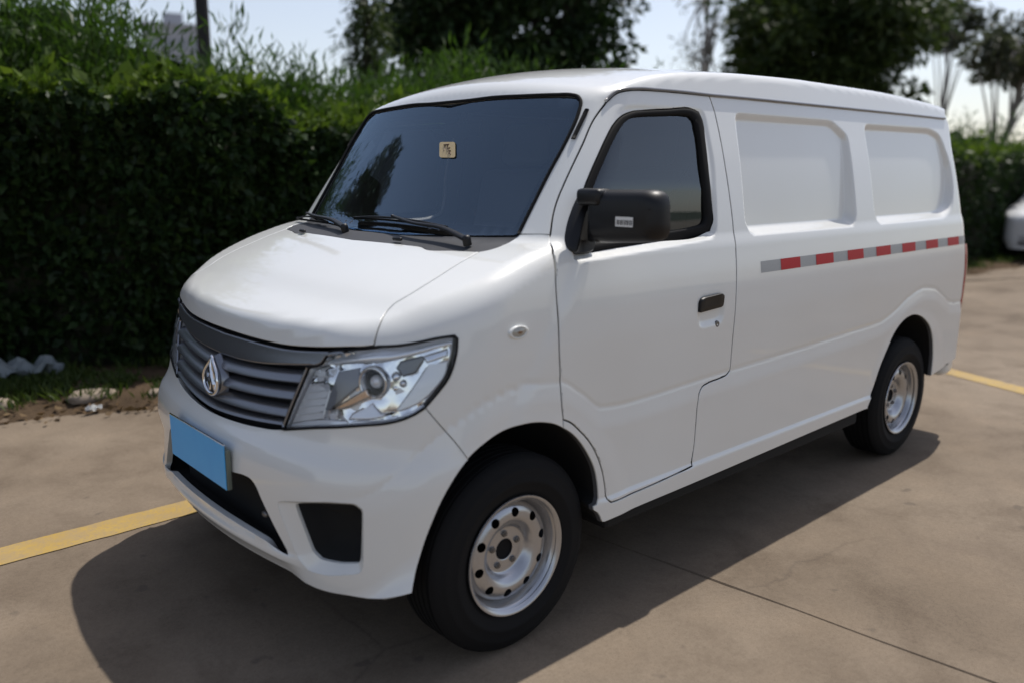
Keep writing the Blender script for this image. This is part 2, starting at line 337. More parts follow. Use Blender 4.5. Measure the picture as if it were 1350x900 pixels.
# edges of the panels on the body surface (metres), measured on the driver side
OUTLINE = {
    'hood_lip': [(0.1352,-0.0324,0.9793), (0.1379,-0.1155,0.9806), (0.1500,-0.2711,0.9809), (0.1610,-0.3551,0.9827), (0.1788,-0.4531,0.9906), (0.1959,-0.5293,0.9996), (0.2196,-0.6105,1.0107), (0.2466,-0.6626,1.0175), (0.2568,-0.6766,1.0215)],
    'hood_side': [(0.2568,-0.6766,1.0215), (0.2679,-0.6718,1.0482), (0.2867,-0.6626,1.0735), (0.3316,-0.6328,1.1021), (0.3553,-0.6277,1.1158), (0.3858,-0.6355,1.1318), (0.4732,-0.6383,1.1692), (0.5658,-0.6285,1.2048), (0.6728,-0.6175,1.2404)],
    'hood_rear': [(0.6728,-0.6175,1.2404), (0.6512,-0.5272,1.2384), (0.6260,-0.4167,1.2353), (0.6363,-0.3742,1.2400), (0.6326,-0.3127,1.2407)],
    'fender_headlamp': [(0.2563,-0.6773,1.0185), (0.3021,-0.7315,1.0241), (0.3405,-0.7641,1.0322), (0.3791,-0.7898,1.0414), (0.4223,-0.8132,1.0465), (0.4290,-0.8176,1.0391), (0.4238,-0.8206,1.0070), (0.4127,-0.8210,0.9712), (0.3964,-0.8184,0.9357), (0.3678,-0.8084,0.8988), (0.3352,-0.7938,0.8597)],
    'fender_bumper': [(0.3352,-0.7938,0.8597), (0.3525,-0.8071,0.8319), (0.3774,-0.8204,0.7959), (0.4004,-0.8402,0.7594), (0.4287,-0.8602,0.7105)],
    'front_arch': [(0.4287,-0.8602,0.7105), (0.4559,-0.8630,0.7289), (0.4862,-0.8657,0.7445), (0.5185,-0.8666,0.7574), (0.5547,-0.8669,0.7663), (0.5891,-0.8701,0.7709), (0.6218,-0.8726,0.7714), (0.6663,-0.8729,0.7680), (0.7060,-0.8731,0.7598), (0.7468,-0.8732,0.7468), (0.7854,-0.8734,0.7270), (0.8252,-0.8736,0.6995), (0.8631,-0.8736,0.6621), (0.8991,-0.8735,0.6144), (0.9291,-0.8733,0.5621), (0.9458,-0.8732,0.5019), (0.9513,-0.8729,0.4593), (0.9415,-0.8759,0.4424), (0.9257,-0.8742,0.4386), (0.9296,-0.8744,0.4221), (0.9460,-0.8762,0.4102), (0.9672,-0.8780,0.3734)],
    'door_front': [(0.8396,-0.7486,1.2903), (0.7948,-0.8078,1.2407), (0.7794,-0.8376,1.1557), (0.7754,-0.8533,1.0573), (0.7738,-0.8616,0.9683), (0.7813,-0.8596,0.8748), (0.7795,-0.8692,0.8119), (0.7866,-0.8715,0.7523), (0.8164,-0.8715,0.7379), (0.8565,-0.8722,0.7045), (0.9050,-0.8731,0.6550), (0.9417,-0.8734,0.5993), (0.9652,-0.8733,0.5480), (0.9827,-0.8731,0.4818), (0.9892,-0.8767,0.4475), (1.0045,-0.8817,0.4318), (1.0344,-0.8816,0.4301)],
    'door_bottom': [(1.0344,-0.8816,0.4301), (1.1613,-0.8757,0.4312), (1.3050,-0.8757,0.4363), (1.4532,-0.8730,0.4452)],
    'door_rear': [(1.4532,-0.8730,0.4452), (1.4652,-0.8672,0.5082), (1.4706,-0.8674,0.6010), (1.4751,-0.8677,0.6762), (1.4822,-0.8657,0.7053), (1.5034,-0.8623,0.7260), (1.5414,-0.8611,0.7346), (1.6176,-0.8605,0.7402), (1.6623,-0.8595,0.7470), (1.6822,-0.8569,0.7577), (1.6815,-0.8605,0.8306), (1.6845,-0.8618,0.9245), (1.6908,-0.8598,1.0081), (1.6977,-0.8527,1.0905), (1.7049,-0.8407,1.1721), (1.7122,-0.8156,1.2803), (1.7109,-0.7880,1.4157), (1.7081,-0.7591,1.5370), (1.7056,-0.7316,1.6365), (1.6980,-0.7130,1.7034), (1.6838,-0.7004,1.7481)],
    'door_top': [(1.6838,-0.7004,1.7481), (1.5258,-0.7006,1.7474), (1.3780,-0.7012,1.7454), (1.2777,-0.7024,1.7412), (1.2245,-0.7024,1.7353), (1.1833,-0.6965,1.7248), (1.1410,-0.6929,1.6968)],
    'door_pillar': [(1.1410,-0.6929,1.6968), (1.0830,-0.6923,1.6404), (1.0185,-0.7030,1.5570), (0.9741,-0.7081,1.4987), (0.9305,-0.7129,1.4391), (0.9006,-0.7174,1.3961), (0.8725,-0.7270,1.3515), (0.8396,-0.7486,1.2903)],
    'gutter': [(1.6838,-0.7004,1.7481), (1.9573,-0.6996,1.7509), (2.2357,-0.6992,1.7524), (2.6157,-0.6986,1.7544), (2.9788,-0.6981,1.7563), (3.3938,-0.6974,1.7585), (3.8203,-0.6974,1.7587)],
    'gutter_front': [(1.6838,-0.7004,1.7481), (1.5262,-0.7003,1.7487), (1.3784,-0.7008,1.7466), (1.2784,-0.7017,1.7437), (1.2257,-0.7013,1.7378), (1.1821,-0.6942,1.7272), (1.1366,-0.6904,1.6967)],
    'rear_arch': [(3.5616,-0.8726,0.4306), (3.5542,-0.8733,0.5427), (3.5247,-0.8735,0.6321), (3.4776,-0.8737,0.6982), (3.4102,-0.8732,0.7438), (3.3305,-0.8722,0.7762), (3.2487,-0.8712,0.7892), (3.1733,-0.8707,0.7808), (3.1109,-0.8703,0.7581), (3.0522,-0.8704,0.7208), (2.9966,-0.8717,0.6617), (2.9258,-0.8723,0.5724), (2.8800,-0.8721,0.4912), (2.8248,-0.8775,0.3987)],
    'sill_bottom': [(2.8312,-0.8750,0.3932), (2.2895,-0.8747,0.3866), (1.8928,-0.8745,0.3809), (1.3987,-0.8743,0.3746), (1.1865,-0.8742,0.3734), (0.9772,-0.8789,0.3708)],
    'screen_edge': [(1.0406,-0.1132,1.7258), (1.0503,-0.2409,1.7295), (1.0628,-0.3844,1.7268), (1.0810,-0.5229,1.7232), (1.0904,-0.5798,1.7203), (1.0908,-0.6135,1.7124), (1.0850,-0.6329,1.6969), (1.0677,-0.6435,1.6674), (1.0118,-0.6528,1.5857), (0.9290,-0.6474,1.4660), (0.8568,-0.6462,1.3602), (0.8072,-0.6455,1.2879)],
    'glass_bottom': [(0.8040,-0.6490,1.2836), (0.7965,-0.6295,1.2805), (0.7712,-0.5292,1.2755), (0.7436,-0.3940,1.2709), (0.7224,-0.2731,1.2670), (0.7000,-0.1451,1.2629)],
    'cowl_side': [(0.8033,-0.6464,1.2835), (0.7946,-0.6422,1.2767), (0.7634,-0.6388,1.2619), (0.7194,-0.6437,1.2521), (0.6916,-0.6340,1.2451), (0.6728,-0.6175,1.2404)],
    'opening': [(0.0381,-0.2235,0.5892), (0.0445,-0.2842,0.5955), (0.0487,-0.3205,0.5920), (0.0515,-0.3429,0.5780), (0.0544,-0.3630,0.5505), (0.0636,-0.4180,0.4815), (0.0727,-0.4849,0.4066), (0.0669,-0.4319,0.4148), (0.0576,-0.3744,0.4209), (0.0470,-0.2967,0.4284), (0.0382,-0.2106,0.4337)],
    'fog_in': [(0.0821,-0.5201,0.5727), (0.1169,-0.6366,0.6000), (0.1620,-0.7060,0.6051), (0.1749,-0.7241,0.5911), (0.1724,-0.7245,0.5311), (0.1678,-0.7186,0.4379), (0.1316,-0.6664,0.4302), (0.1063,-0.6125,0.4295), (0.0973,-0.5838,0.4466), (0.0894,-0.5525,0.5081)],
    'fog_out': [(0.0667,-0.4396,0.5584), (0.1171,-0.6364,0.6031), (0.1628,-0.7067,0.6072), (0.1770,-0.7264,0.5912), (0.1744,-0.7267,0.5269), (0.1708,-0.7218,0.4091), (0.1148,-0.6311,0.3862), (0.0933,-0.5594,0.3816), (0.0833,-0.5193,0.4113), (0.0747,-0.4801,0.4831)],
    'fog': [(0.0835,-0.5270,0.5801), (0.0876,-0.5459,0.5838), (0.1607,-0.7044,0.6049), (0.1710,-0.7178,0.6009), (0.1741,-0.7234,0.5889), (0.1724,-0.7245,0.5311), (0.1678,-0.7186,0.4379), (0.1476,-0.6914,0.4332), (0.1316,-0.6664,0.4302), (0.1150,-0.6342,0.4280), (0.1045,-0.6075,0.4316), (0.0980,-0.5866,0.4452), (0.0926,-0.5657,0.4823), (0.0869,-0.5421,0.5324), (0.0827,-0.5229,0.5678)],
    'bumper_arch': [(0.4287,-0.8602,0.7105), (0.3986,-0.8579,0.6825), (0.3705,-0.8535,0.6471), (0.3468,-0.8469,0.6081), (0.3283,-0.8401,0.5675), (0.3145,-0.8339,0.5323), (0.3028,-0.8282,0.4986), (0.2904,-0.8233,0.4588), (0.2806,-0.8222,0.4328), (0.2682,-0.8245,0.4001), (0.2553,-0.8311,0.3672)],
    'bumper_bottom': [(0.2548,-0.8317,0.3654), (0.2138,-0.7979,0.3530), (0.1790,-0.7389,0.3379), (0.1362,-0.6638,0.3349), (0.1003,-0.5723,0.3334)],
    'grille_bottom': [(0.0688,0.0047,0.7214), (0.0714,-0.0837,0.7236), (0.0772,-0.1659,0.7269), (0.0849,-0.2349,0.7309), (0.0948,-0.3013,0.7365), (0.1044,-0.3558,0.7419), (0.1145,-0.4029,0.7500)],
    'lamp_bottom': [(0.1145,-0.4029,0.7500), (0.1484,-0.5417,0.7821), (0.1748,-0.6236,0.7985), (0.2162,-0.6916,0.8115), (0.2434,-0.7236,0.8166), (0.2685,-0.7477,0.8235), (0.2922,-0.7667,0.8326), (0.3140,-0.7815,0.8443), (0.3352,-0.7938,0.8597)],
    'lamp_inner': [(0.1985,-0.5490,0.9929), (0.1910,-0.5360,0.9736), (0.1832,-0.5233,0.9543), (0.1752,-0.4988,0.9446), (0.1694,-0.4788,0.9387), (0.1556,-0.4655,0.8968), (0.1374,-0.4405,0.8329), (0.1191,-0.4134,0.7607)],
    'bar_bottom': [(0.1412,0.3635,0.9074), (0.1244,0.2246,0.9055), (0.1147,0.0067,0.9068), (0.1205,-0.1551,0.9110), (0.1345,-0.2861,0.9204), (0.1552,-0.4031,0.9360), (0.1793,-0.5090,0.9513)],
    'lens_strip_low': [(0.1863,-0.5346,0.9569), (0.2081,-0.6072,0.9697), (0.2407,-0.6698,0.9780), (0.2731,-0.7120,0.9836), (0.3176,-0.7537,0.9966), (0.3673,-0.7881,1.0128), (0.4145,-0.8130,1.0258)],
    'window_outer': [(0.9090,-0.7817,1.3300), (0.8981,-0.7948,1.2378), (0.9624,-0.7976,1.2364), (1.0441,-0.7962,1.2408), (1.2733,-0.7934,1.2510), (1.5529,-0.7905,1.2642), (1.5889,-0.7968,1.2736), (1.6012,-0.7978,1.3000), (1.6063,-0.7894,1.3504), (1.6052,-0.7697,1.4696), (1.6152,-0.7391,1.5884), (1.6190,-0.7190,1.6599), (1.6063,-0.7137,1.6830), (1.5653,-0.7136,1.6914), (1.4276,-0.7139,1.6844), (1.3052,-0.7150,1.6746), (1.2370,-0.7172,1.6664), (1.1839,-0.7214,1.6507), (1.1333,-0.7284,1.6178), (1.0971,-0.7363,1.5815), (1.0445,-0.7476,1.5200), (0.9985,-0.7568,1.4623), (0.9513,-0.7681,1.3966)],
    'window_inner': [(0.9439,-0.7840,1.3105), (0.9391,-0.7901,1.2581), (1.0508,-0.7895,1.2625), (1.2775,-0.7888,1.2756), (1.5178,-0.7883,1.2895), (1.5582,-0.7881,1.2945), (1.5737,-0.7874,1.3112), (1.5705,-0.7846,1.3644), (1.5674,-0.7666,1.4826), (1.5781,-0.7357,1.6005), (1.5762,-0.7210,1.6528), (1.5588,-0.7165,1.6690), (1.5110,-0.7160,1.6707), (1.3824,-0.7180,1.6635), (1.3007,-0.7194,1.6584), (1.2403,-0.7216,1.6508), (1.1941,-0.7262,1.6344), (1.1569,-0.7338,1.6068), (1.1194,-0.7424,1.5703), (1.0690,-0.7543,1.5134), (1.0203,-0.7656,1.4531), (0.9734,-0.7763,1.3827)],
    'slatz': [(0.1565,-0.4437,0.9166), (0.1525,-0.4492,0.8963), (0.1443,-0.4395,0.8670), (0.1408,-0.4442,0.8464), (0.1331,-0.4333,0.8165), (0.1296,-0.4375,0.7913), (0.1124,-0.0548,0.8946), (0.1053,-0.0660,0.8611), (0.0971,-0.0783,0.8183), (0.0894,-0.0892,0.7730), (0.0767,-0.1123,0.7315), (0.1049,0.1143,0.8507), (0.1182,0.2418,0.8708)],
    'turn': [(0.6178,-0.8520,1.0367)],
    'tape': [(1.8609,-0.8482,1.1252)],
    'wiper1': [(0.6916,-0.5401,1.2498), (0.7541,-0.0673,1.3064), (0.7523,0.2034,1.2952), (0.7602,-0.3566,1.2877)],
    'wiper2': [(0.6165,0.0354,1.2401), (0.7998,0.6425,1.2809), (2.9206,4.9687,1.0001), (0.7255,0.2705,1.2686)],
    'nozzle': [(0.6288,0.3912,1.2371), (0.6430,-0.2327,1.2459)],
    'sticker': [(0.9383,-0.0774,1.5770), (0.9405,-0.1632,1.5753), (0.9068,-0.2053,1.5222), (0.9029,-0.1232,1.5228)],
    'emblem': [(0.1119,0.0625,0.8917), (0.0866,0.0223,0.7672), (0.0962,0.1474,0.7942), (0.1006,-0.0622,0.8391)],
    'proj': [(0.2386,-0.6889,0.9266), (0.2250,-0.6692,0.9250), (0.2556,-0.7105,0.9279), (0.2483,-0.6836,0.9720), (0.2344,-0.7001,0.8731)],
    'lampA': [(0.1689,-0.4877,0.9316), (0.1894,-0.5653,0.9449), (0.1553,-0.5525,0.8084), (0.1246,-0.4273,0.7741)],
    'lampB': [(0.1915,-0.5776,0.9426), (0.2211,-0.6433,0.9606), (0.2129,-0.6538,0.9136), (0.1628,-0.5661,0.8338), (0.1594,-0.5514,0.8333)],
    'lampC': [(0.1661,-0.5771,0.8378), (0.2248,-0.6760,0.9076), (0.2293,-0.6901,0.8845), (0.1725,-0.5986,0.8392)],
    'lampD': [(0.1917,-0.6452,0.8374), (0.2274,-0.6921,0.8685), (0.2418,-0.7164,0.8437), (0.2704,-0.7458,0.8448), (0.2404,-0.7179,0.8296), (0.1841,-0.6370,0.8179)],
    'mirror_base': [(0.9577,-0.7582,1.4191), (0.9216,-0.7620,1.3743), (0.8876,-0.7708,1.3235), (0.8653,-0.7842,1.2799), (0.8515,-0.8080,1.2484), (0.8936,-0.7993,1.2304), (0.9332,-0.8028,1.2305), (0.9735,-0.7969,1.2380), (0.9879,-0.7875,1.3088), (0.9979,-0.7785,1.3961), (0.9919,-0.7705,1.4235)],
    'lampDark': [(0.2952,-0.7364,0.9825), (0.3424,-0.7740,0.9965), (0.3494,-0.7813,0.9863), (0.3244,-0.7703,0.9509), (0.2956,-0.7483,0.9411), (0.2843,-0.7303,0.9644)],
    'lampLow': [(0.1242,-0.4277,0.7721), (0.1533,-0.5473,0.8032), (0.1836,-0.6375,0.8139), (0.2401,-0.7182,0.8266), (0.2807,-0.7555,0.8428), (0.3155,-0.7800,0.8626), (0.3302,-0.7905,0.8600), (0.3006,-0.7724,0.8385), (0.2688,-0.7474,0.8265), (0.2165,-0.6914,0.8145), (0.1490,-0.5410,0.7862), (0.1213,-0.4233,0.7626)],
    'lampTurn': [(0.3513,-0.7851,0.9743), (0.3987,-0.8127,0.9802), (0.3920,-0.8142,0.9482), (0.3612,-0.8039,0.9054), (0.3243,-0.7851,0.8704), (0.2813,-0.7549,0.8489), (0.2727,-0.7464,0.8529), (0.3065,-0.7663,0.9053)],
    'lampE': [(0.3422,-0.7743,0.9945), (0.4021,-0.8089,1.0123), (0.4018,-0.8123,0.9922), (0.3515,-0.7849,0.9763)],
    'apillar_trim': [(1.0848,-0.6703,1.6670), (1.0772,-0.6575,1.6696), (1.0105,-0.6642,1.5784), (1.0148,-0.6800,1.5735)],
    'keyhole': [(1.5773,-0.8618,0.9376)],
    'cornertl': [(7.7555,0.4687,0.5173)],
}
# ------------------------------------------------------------------ panels cut from the body surface
def spline(pts, step=.012, sharp=35):
    """smooth curve through points, corners sharper than `sharp` degrees kept"""
    p = np.array(pts, float)
    if len(p) < 3: 
        n = max(2, int(np.linalg.norm(p[-1]-p[0])/step)+1); return p[0] + (p[-1]-p[0])*np.linspace(0, 1, n)[:, None]
    out = []
    d = np.diff(p, axis=0); L = np.linalg.norm(d, axis=1); u = d/L[:, None]
    T = np.zeros_like(p); keep = np.zeros(len(p), bool); keep[0] = keep[-1] = True
    for i in range(1, len(p)-1):
        if u[i-1] @ u[i] < cos(radians(sharp)): keep[i] = True
        w = (u[i-1]*L[i] + u[i]*L[i-1])/(L[i]+L[i-1]); T[i] = w
    for i in range(len(p)-1):
        a, b = p[i], p[i+1]
        ta = u[i] if keep[i] else T[i]; tb = u[i] if keep[i+1] else T[i+1]
        n = max(1, int(round(L[i]/step))); s = np.arange(n)[:, None]/n
        h = L[i]
        out.append((2*s**3-3*s**2+1)*a + (s**3-2*s**2+s)*h*ta + (-2*s**3+3*s**2)*b + (s**3-s**2)*h*tb)
    out.append(p[-1:]); return np.concatenate(out)
def O(name, lo=None, hi=None): return np.array(OUTLINE[name])[lo:hi]
def chain(*segs, step=.012):
    """join several edges end to end into one closed loop"""
    out = [spline(s, step) for s in segs]; r = []
    for s in out:
        for q in s:
            if not r or np.linalg.norm(q-r[-1]) > step*.25: r.append(q)
    if np.linalg.norm(r[0]-r[-1]) < step*.4: r.pop()
    return np.array(r)
MY = np.array([1., -1., 1.])
def mirrored(half):
    """open half loop running from the centre plane to the centre plane -> closed loop"""
    h = np.array(half); h[0, 1] = h[-1, 1] = 0
    return np.concatenate([h, (h[1:-1]*MY)[::-1]])

class Side:                       # seen square from the side
    def to(s, P): return np.stack([P[:, 0], P[:, 2]], -1)
    def ray(s, q): return np.stack([q[:, 0], np.full(len(q), -1.0), q[:, 1]], -1), np.broadcast_to(np.array([0, .75, 0.]), (len(q), 3))
class Front:                      # seen square from the front
    def to(s, P): return P[:, 1:]
    def ray(s, q): return np.stack([np.full(len(q), -.2), q[:, 0], q[:, 1]], -1), np.broadcast_to(np.array([1.9, 0, 0.]), (len(q), 3))
class Rear:
    def to(s, P): return P[:, 1:]
    def ray(s, q): return np.stack([np.full(len(q), 4.2), q[:, 0], q[:, 1]], -1), np.broadcast_to(np.array([-.8, 0, 0.]), (len(q), 3))
class Ball:                       # seen from a point inside, longitude and latitude
    def __init__(s, c, r=1.9): s.c = np.array(c, float); s.r = r
    def to(s, P):
        d = P - s.c; return np.stack([np.arctan2(d[:, 1], -d[:, 0]), np.arctan2(d[:, 2], np.hypot(d[:, 0], d[:, 1]))], -1)
    def ray(s, q):
        d = np.stack([-np.cos(q[:, 0])*np.cos(q[:, 1]), np.sin(q[:, 0])*np.cos(q[:, 1]), np.sin(q[:, 1])], -1)
        return s.c + s.r*d, -d*(s.r-.15)
class Dome:                       # seen from a point inside, angle from the zenith
    def __init__(s, c, r=2.6): s.c = np.array(c, float); s.r = r
    def to(s, P):
        d = P - s.c; h = np.hypot(d[:, 0], d[:, 1]); th = np.arctan2(h, d[:, 2]); return d[:, :2]/(h[:, None]+1e-12)*th[:, None]
    def ray(s, q):
        th = np.linalg.norm(q, axis=1); w = q/(th[:, None]+1e-12); d = np.concatenate([w*np.sin(th)[:, None], np.cos(th)[:, None]], 1)
        return s.c + s.r*d, -d*(s.r-.3)

def cut(loop, dom, h=.025, holes=(), gap=.002, edge=.002, flange=.014, off=0., wall=True):
    """triangulate the part of the body surface inside a loop; returns verts, faces, normals"""
    loops = [np.asarray(loop)] + [np.asarray(k) for k in holes]
    L2 = [dom.to(l) for l in loops]
    allp = np.concatenate(L2); edges = []; k = 0; bnd = []
    for l in L2:
        n = len(l); edges += [(k+i, k+(i+1) % n) for i in range(n)]; k += n
    scale = np.median(np.concatenate([np.linalg.norm(np.diff(a, axis=0), axis=1)/(np.linalg.norm(np.diff(b, axis=0), axis=1)+1e-9) for a, b in zip(L2, loops)]))
    hh = h*scale
    lo, hi = L2[0].min(0), L2[0].max(0)
    gx, gy = np.meshgrid(np.arange(lo[0]+hh/2, hi[0], hh), np.arange(lo[1]+hh/2, hi[1], hh*.866), indexing='ij')
    gx = gx + (np.arange(gx.shape[1]) % 2)[None]*hh*.5
    g = np.stack([gx.ravel(), gy.ravel()], -1)
    d = -poly_dist(g[:, 0], g[:, 1], L2[0])
    for l in L2[1:]: d = np.minimum(d, poly_dist(g[:, 0], g[:, 1], l))
    g = g[d > .55*min(hh, .012*scale*1.2)]
    pts = [Vector(q) for q in np.concatenate([allp, g])]
    v2, e2, f2, *_ = delaunay_2d_cdt(pts, edges, [], 0, 1e-7, False)
    q = np.array([(v[0], v[1]) for v in v2]); F = np.array([f for f in f2 if len(f) == 3], int)
    ct = q[F].mean(1); keep = poly_dist(ct[:, 0], ct[:, 1], L2[0]) < 0
    for l in L2[1:]: keep &= poly_dist(ct[:, 0], ct[:, 1], l) > 0
    F = F[keep]
    o, dr = dom.ray(q); V, hit = march(o, dr)
    N_ = normal(V)
    a = np.cross(V[F[:, 1]]-V[F[:, 0]], V[F[:, 2]]-V[F[:, 0]])
    flip = (a*(N_[F].mean(1))).sum(1) < 0; F[flip] = F[flip][:, ::-1]
    used = np.unique(F); re = -np.ones(len(V), int); re[used] = np.arange(len(used)); V = V[used]; N_ = N_[used]; F = re[F]
    # boundary
    E = {}
    for f in F:
        for i in range(3): E[(f[i], f[(i+1) % 3])] = 1
    B = [(x, y) for (x, y) in E if (y, x) not in E]
    out = np.zeros_like(V); 
    if B:
        Ba = np.array(B); t = V[Ba[:, 1]]-V[Ba[:, 0]]; t /= np.linalg.norm(t, axis=1, keepdims=True)+1e-12
        w = np.cross(t, N_[Ba[:, 0]])
        for c in (0, 1): np.add.at(out, Ba[:, c], w)
        out /= np.linalg.norm(out, axis=1, keepdims=True)+1e-12
    bi = np.unique(np.array(B)) if B else np.array([], int)
    V = V + N_*off
    V2 = V.copy(); V2[bi] -= out[bi]*(gap+edge)
    if not wall: return V2, F, N_
    nb = len(bi); n0 = len(V2); m1 = {b: n0+i for i, b in enumerate(bi)}
    r1 = V[bi] - out[bi]*gap - N_[bi]*edge*.7
    n1 = N_[bi]*.55 + out[bi]; n1 /= np.linalg.norm(n1, axis=1, keepdims=True)
    r2 = V[bi] - out[bi]*gap - N_[bi]*flange
    VV = np.concatenate([V2, r1, r1, r2]); NN = np.concatenate([N_, n1, out[bi], out[bi]])
    T = [F]
    Ba = np.array(B); i0 = np.array([m1[x] for x in Ba[:, 0]]); i1 = np.array([m1[x] for x in Ba[:, 1]])
    T += [np.stack([Ba[:, 1], Ba[:, 0], i0], -1), np.stack([Ba[:, 1], i0, i1], -1)]
    j0, j1 = i0+nb, i1+nb; k0, k1 = j0+nb, j1+nb
    T += [np.stack([j1, j0, k0], -1), np.stack([j1, k0, k1], -1)]
    return VV, np.concatenate(T), NN
def panel(name, loop, dom, m, parent, both=False, **k):
    """one panel as an object; both=True also builds its mirror image on the passenger side"""
    V, F, N_ = cut(loop, dom, **k)
    o = mesh_obj(name, V, F, m, parent, N_)
    if both is not False:
        return o, mesh_obj(name, V*MY, F[:, ::-1].copy(), m, parent if both is True else both, N_*MY)
    return o
def ring(name, outer, inner, m, parent, thick=.006, sink=-.004, mirror_to=None):
    """moulding lying between two loops (both resampled to the same count)"""
    n = 140
    def res(l):
        l = np.concatenate([l, l[:1]]); s = np.r_[0, np.cumsum(np.linalg.norm(np.diff(l, axis=0), axis=1))]
        q = np.linspace(0, s[-1], n, endpoint=False); return np.stack([np.interp(q, s, l[:, i]) for i in range(3)], -1)
    a = res(outer); b0 = res(inner); 
    idx = [np.linalg.norm(b0-p, axis=1).argmin() for p in a]; b = b0[idx]
    na = normal(a); nb = normal(b)
    rows = [a+na*sink, a+na*thick*.6, a*.75+b*.25+na*thick, a*.3+b*.7+nb*thick, b+nb*thick*.4, b+nb*(sink-.008)]
    V = np.concatenate(rows); F = []
    for r in range(len(rows)-1):
        for i in range(n): j = (i+1) % n; F.append((r*n+i, r*n+j, (r+1)*n+j, (r+1)*n+i))
    F = np.array(F)
    def build(V, F, par):
        o = mesh_obj(name, V, F, m, par); bm = bmesh.new(); bm.from_mesh(o.data); bmesh.ops.recalc_face_normals(bm, faces=bm.faces[:]); bm.to_mesh(o.data); bm.free(); return o
    o = build(V, F, parent)
    if mirror_to is not None: build(V*MY, F[:, ::-1].copy(), mirror_to)
    return o
def on(x, z, off=0.):
    """point on the driver-side flank at (x, z)"""
    o, d = Side().ray(np.array([[x, z]])); P, _ = march(o, d); return P[0] + normal(P)[0]*off
# ------------------------------------------------------------------ the van
van = thing('cargo_van', 'white panel van with a blue number plate and red-and-grey striped tape, parked on the concrete', 'van')
BALL = Ball((1.2, 0, .55)); SIDE = Side(); FRONT = Front(); REAR = Rear(); DOME = Dome((2.2, 0, .95))

# --- bonnet
lip, hs, hr = O('hood_lip'), O('hood_side'), O('hood_rear')
c0 = np.array([.140, 0, .977]); c1 = np.array([.612, 0, 1.243])
half = np.concatenate([spline(np.concatenate([[c0], lip[1:]])), spline(hs)[1:], spline(np.concatenate([hr, [c1]]))[1:]])
hood = panel('hood', mirrored(half), Ball((1.0, 0, .3)), PAINT, van, h=.022, gap=.0022)

# --- wings
HL = O('fender_headlamp'); FB = O('fender_bumper'); FA = O('front_arch'); DF = O('door_front')
loop = chain(hs[::-1], HL, FB, FA[:11], np.stack([FA[10], DF[7]]), DF[:8][::-1], np.stack([DF[0], O('screen_edge')[-1]]), O('cowl_side'))
fender, fender2 = panel('front_fender', loop, Ball((1.25, .1, .55)), PAINT, van, both=True, h=.018)

# --- front doors
DB, DR, DT, DP = O('door_bottom'), O('door_rear'), O('door_top'), O('door_pillar')
door_loop = chain(DF, DB, DR, DT, DP)
win_out = chain(np.concatenate([O('window_outer'), O('window_outer')[:1]]))
win_in = chain(np.concatenate([O('window_inner'), O('window_inner')[:1]]))
door, door2 = panel('front_door', door_loop, SIDE, PAINT, van, both=True, h=.0068, gap=.0034, holes=[win_out])
ring('window_seal', win_out, win_in, RUBBER, door, .005, mirror_to=door2)
V, F, N_ = cut(win_in, SIDE, h=.05, wall=False, off=-.007, gap=-.004)
mesh_obj('window_glass', V, F, SIDEGLASS, door, N_); mesh_obj('window_glass', V*MY, F[:, ::-1].copy(), SIDEGLASS, door2, N_*MY)

# --- flank with the sliding side, sill and rear wheel arch
RA, SB, GU = O('rear_arch'), O('sill_bottom'), O('gutter')
tailx = lambda z: float(TAIL(z)) - .016
rear_edge = np.array([[tailx(z), -.8, z] for z in (1.759, 1.70, 1.55, 1.40, 1.25, 1.1, .9, .7, .55, .475)])
rear_edge[0, 0] = 3.855
low_rear = np.array([rear_edge[-1], [3.80, -.86, .462], RA[0]])
loop = chain(GU, np.stack([GU[-1], rear_edge[0]]), rear_edge, low_rear, RA, SB, FA[10:][::-1], DF[7:], DB, DR)
flank, flank2 = panel('side_panel', loop, SIDE, PAINT, van, both=True, h=.0095)

for par, f in ((door, MY*MY), (door2, MY)):
    l = door_loop - normal(door_loop)*.010
    V, F = tube_arrays(l*f, .0058, 5, True); mesh_obj('door_gap_shade', V, F, RUBBER, par)  # dark strip added in the door gap to deepen its shade
for s in (1, -1):
    f = np.array([1, s, 1]); l = spline(hs); V, F = tube_arrays((l - normal(l)*.010)*f, .005, 5); mesh_obj('bonnet_gap_shade', V, F, RUBBER, hood)  # dark strip added along the bonnet gap, again for its shade
# rear corner posts, just under the joint of flank, roof and tail
zs = np.linspace(.50, 1.74, 16); w_ = HALF_WIDTH(zs)
lp = np.concatenate([np.stack([np.full(16, 3.78), -w_, zs], -1), [[3.76, -.56, 1.87], [3.89, -.52, 1.80]], np.stack([TAIL(zs), -w_+.13, zs], -1)[::-1]])
panel('rear_corner_post', lp, Ball((3.2, 0, 1.0), 1.7), PAINT, van, both=True, h=.03, off=-.0035, wall=False)
# --- roof with windscreen header and pillars
SE, GF = O('screen_edge'), O('gutter_front')
r0 = np.array([1.028, 0, 1.724]); rear_roof = np.array([[3.838, -.68, 1.79], [3.85, -.60, 1.822], [3.852, -.3, 1.858], [3.853, 0, 1.868]])
half = np.concatenate([spline(np.concatenate([[r0], SE])), spline(np.stack([SE[-1], DP[-1]]))[1:], spline(DP[::-1])[1:-1], spline(GF[::-1])[1:-1],
                       spline(GU), spline(np.stack([GU[-1], rear_roof[0]]))[1:], spline(rear_roof)[1:]])
roof = panel('roof', mirrored(half), DOME, PAINT, van, h=.026)
for s in (1, -1):                                                          # drip rail over the doors
    g = np.concatenate([spline(GF[::-1]), spline(GU)[1:]]); g = g + normal(g)*.004
    tube('drip_rail', g*np.array([1, s, 1]), .0055, PAINT, roof, 6)

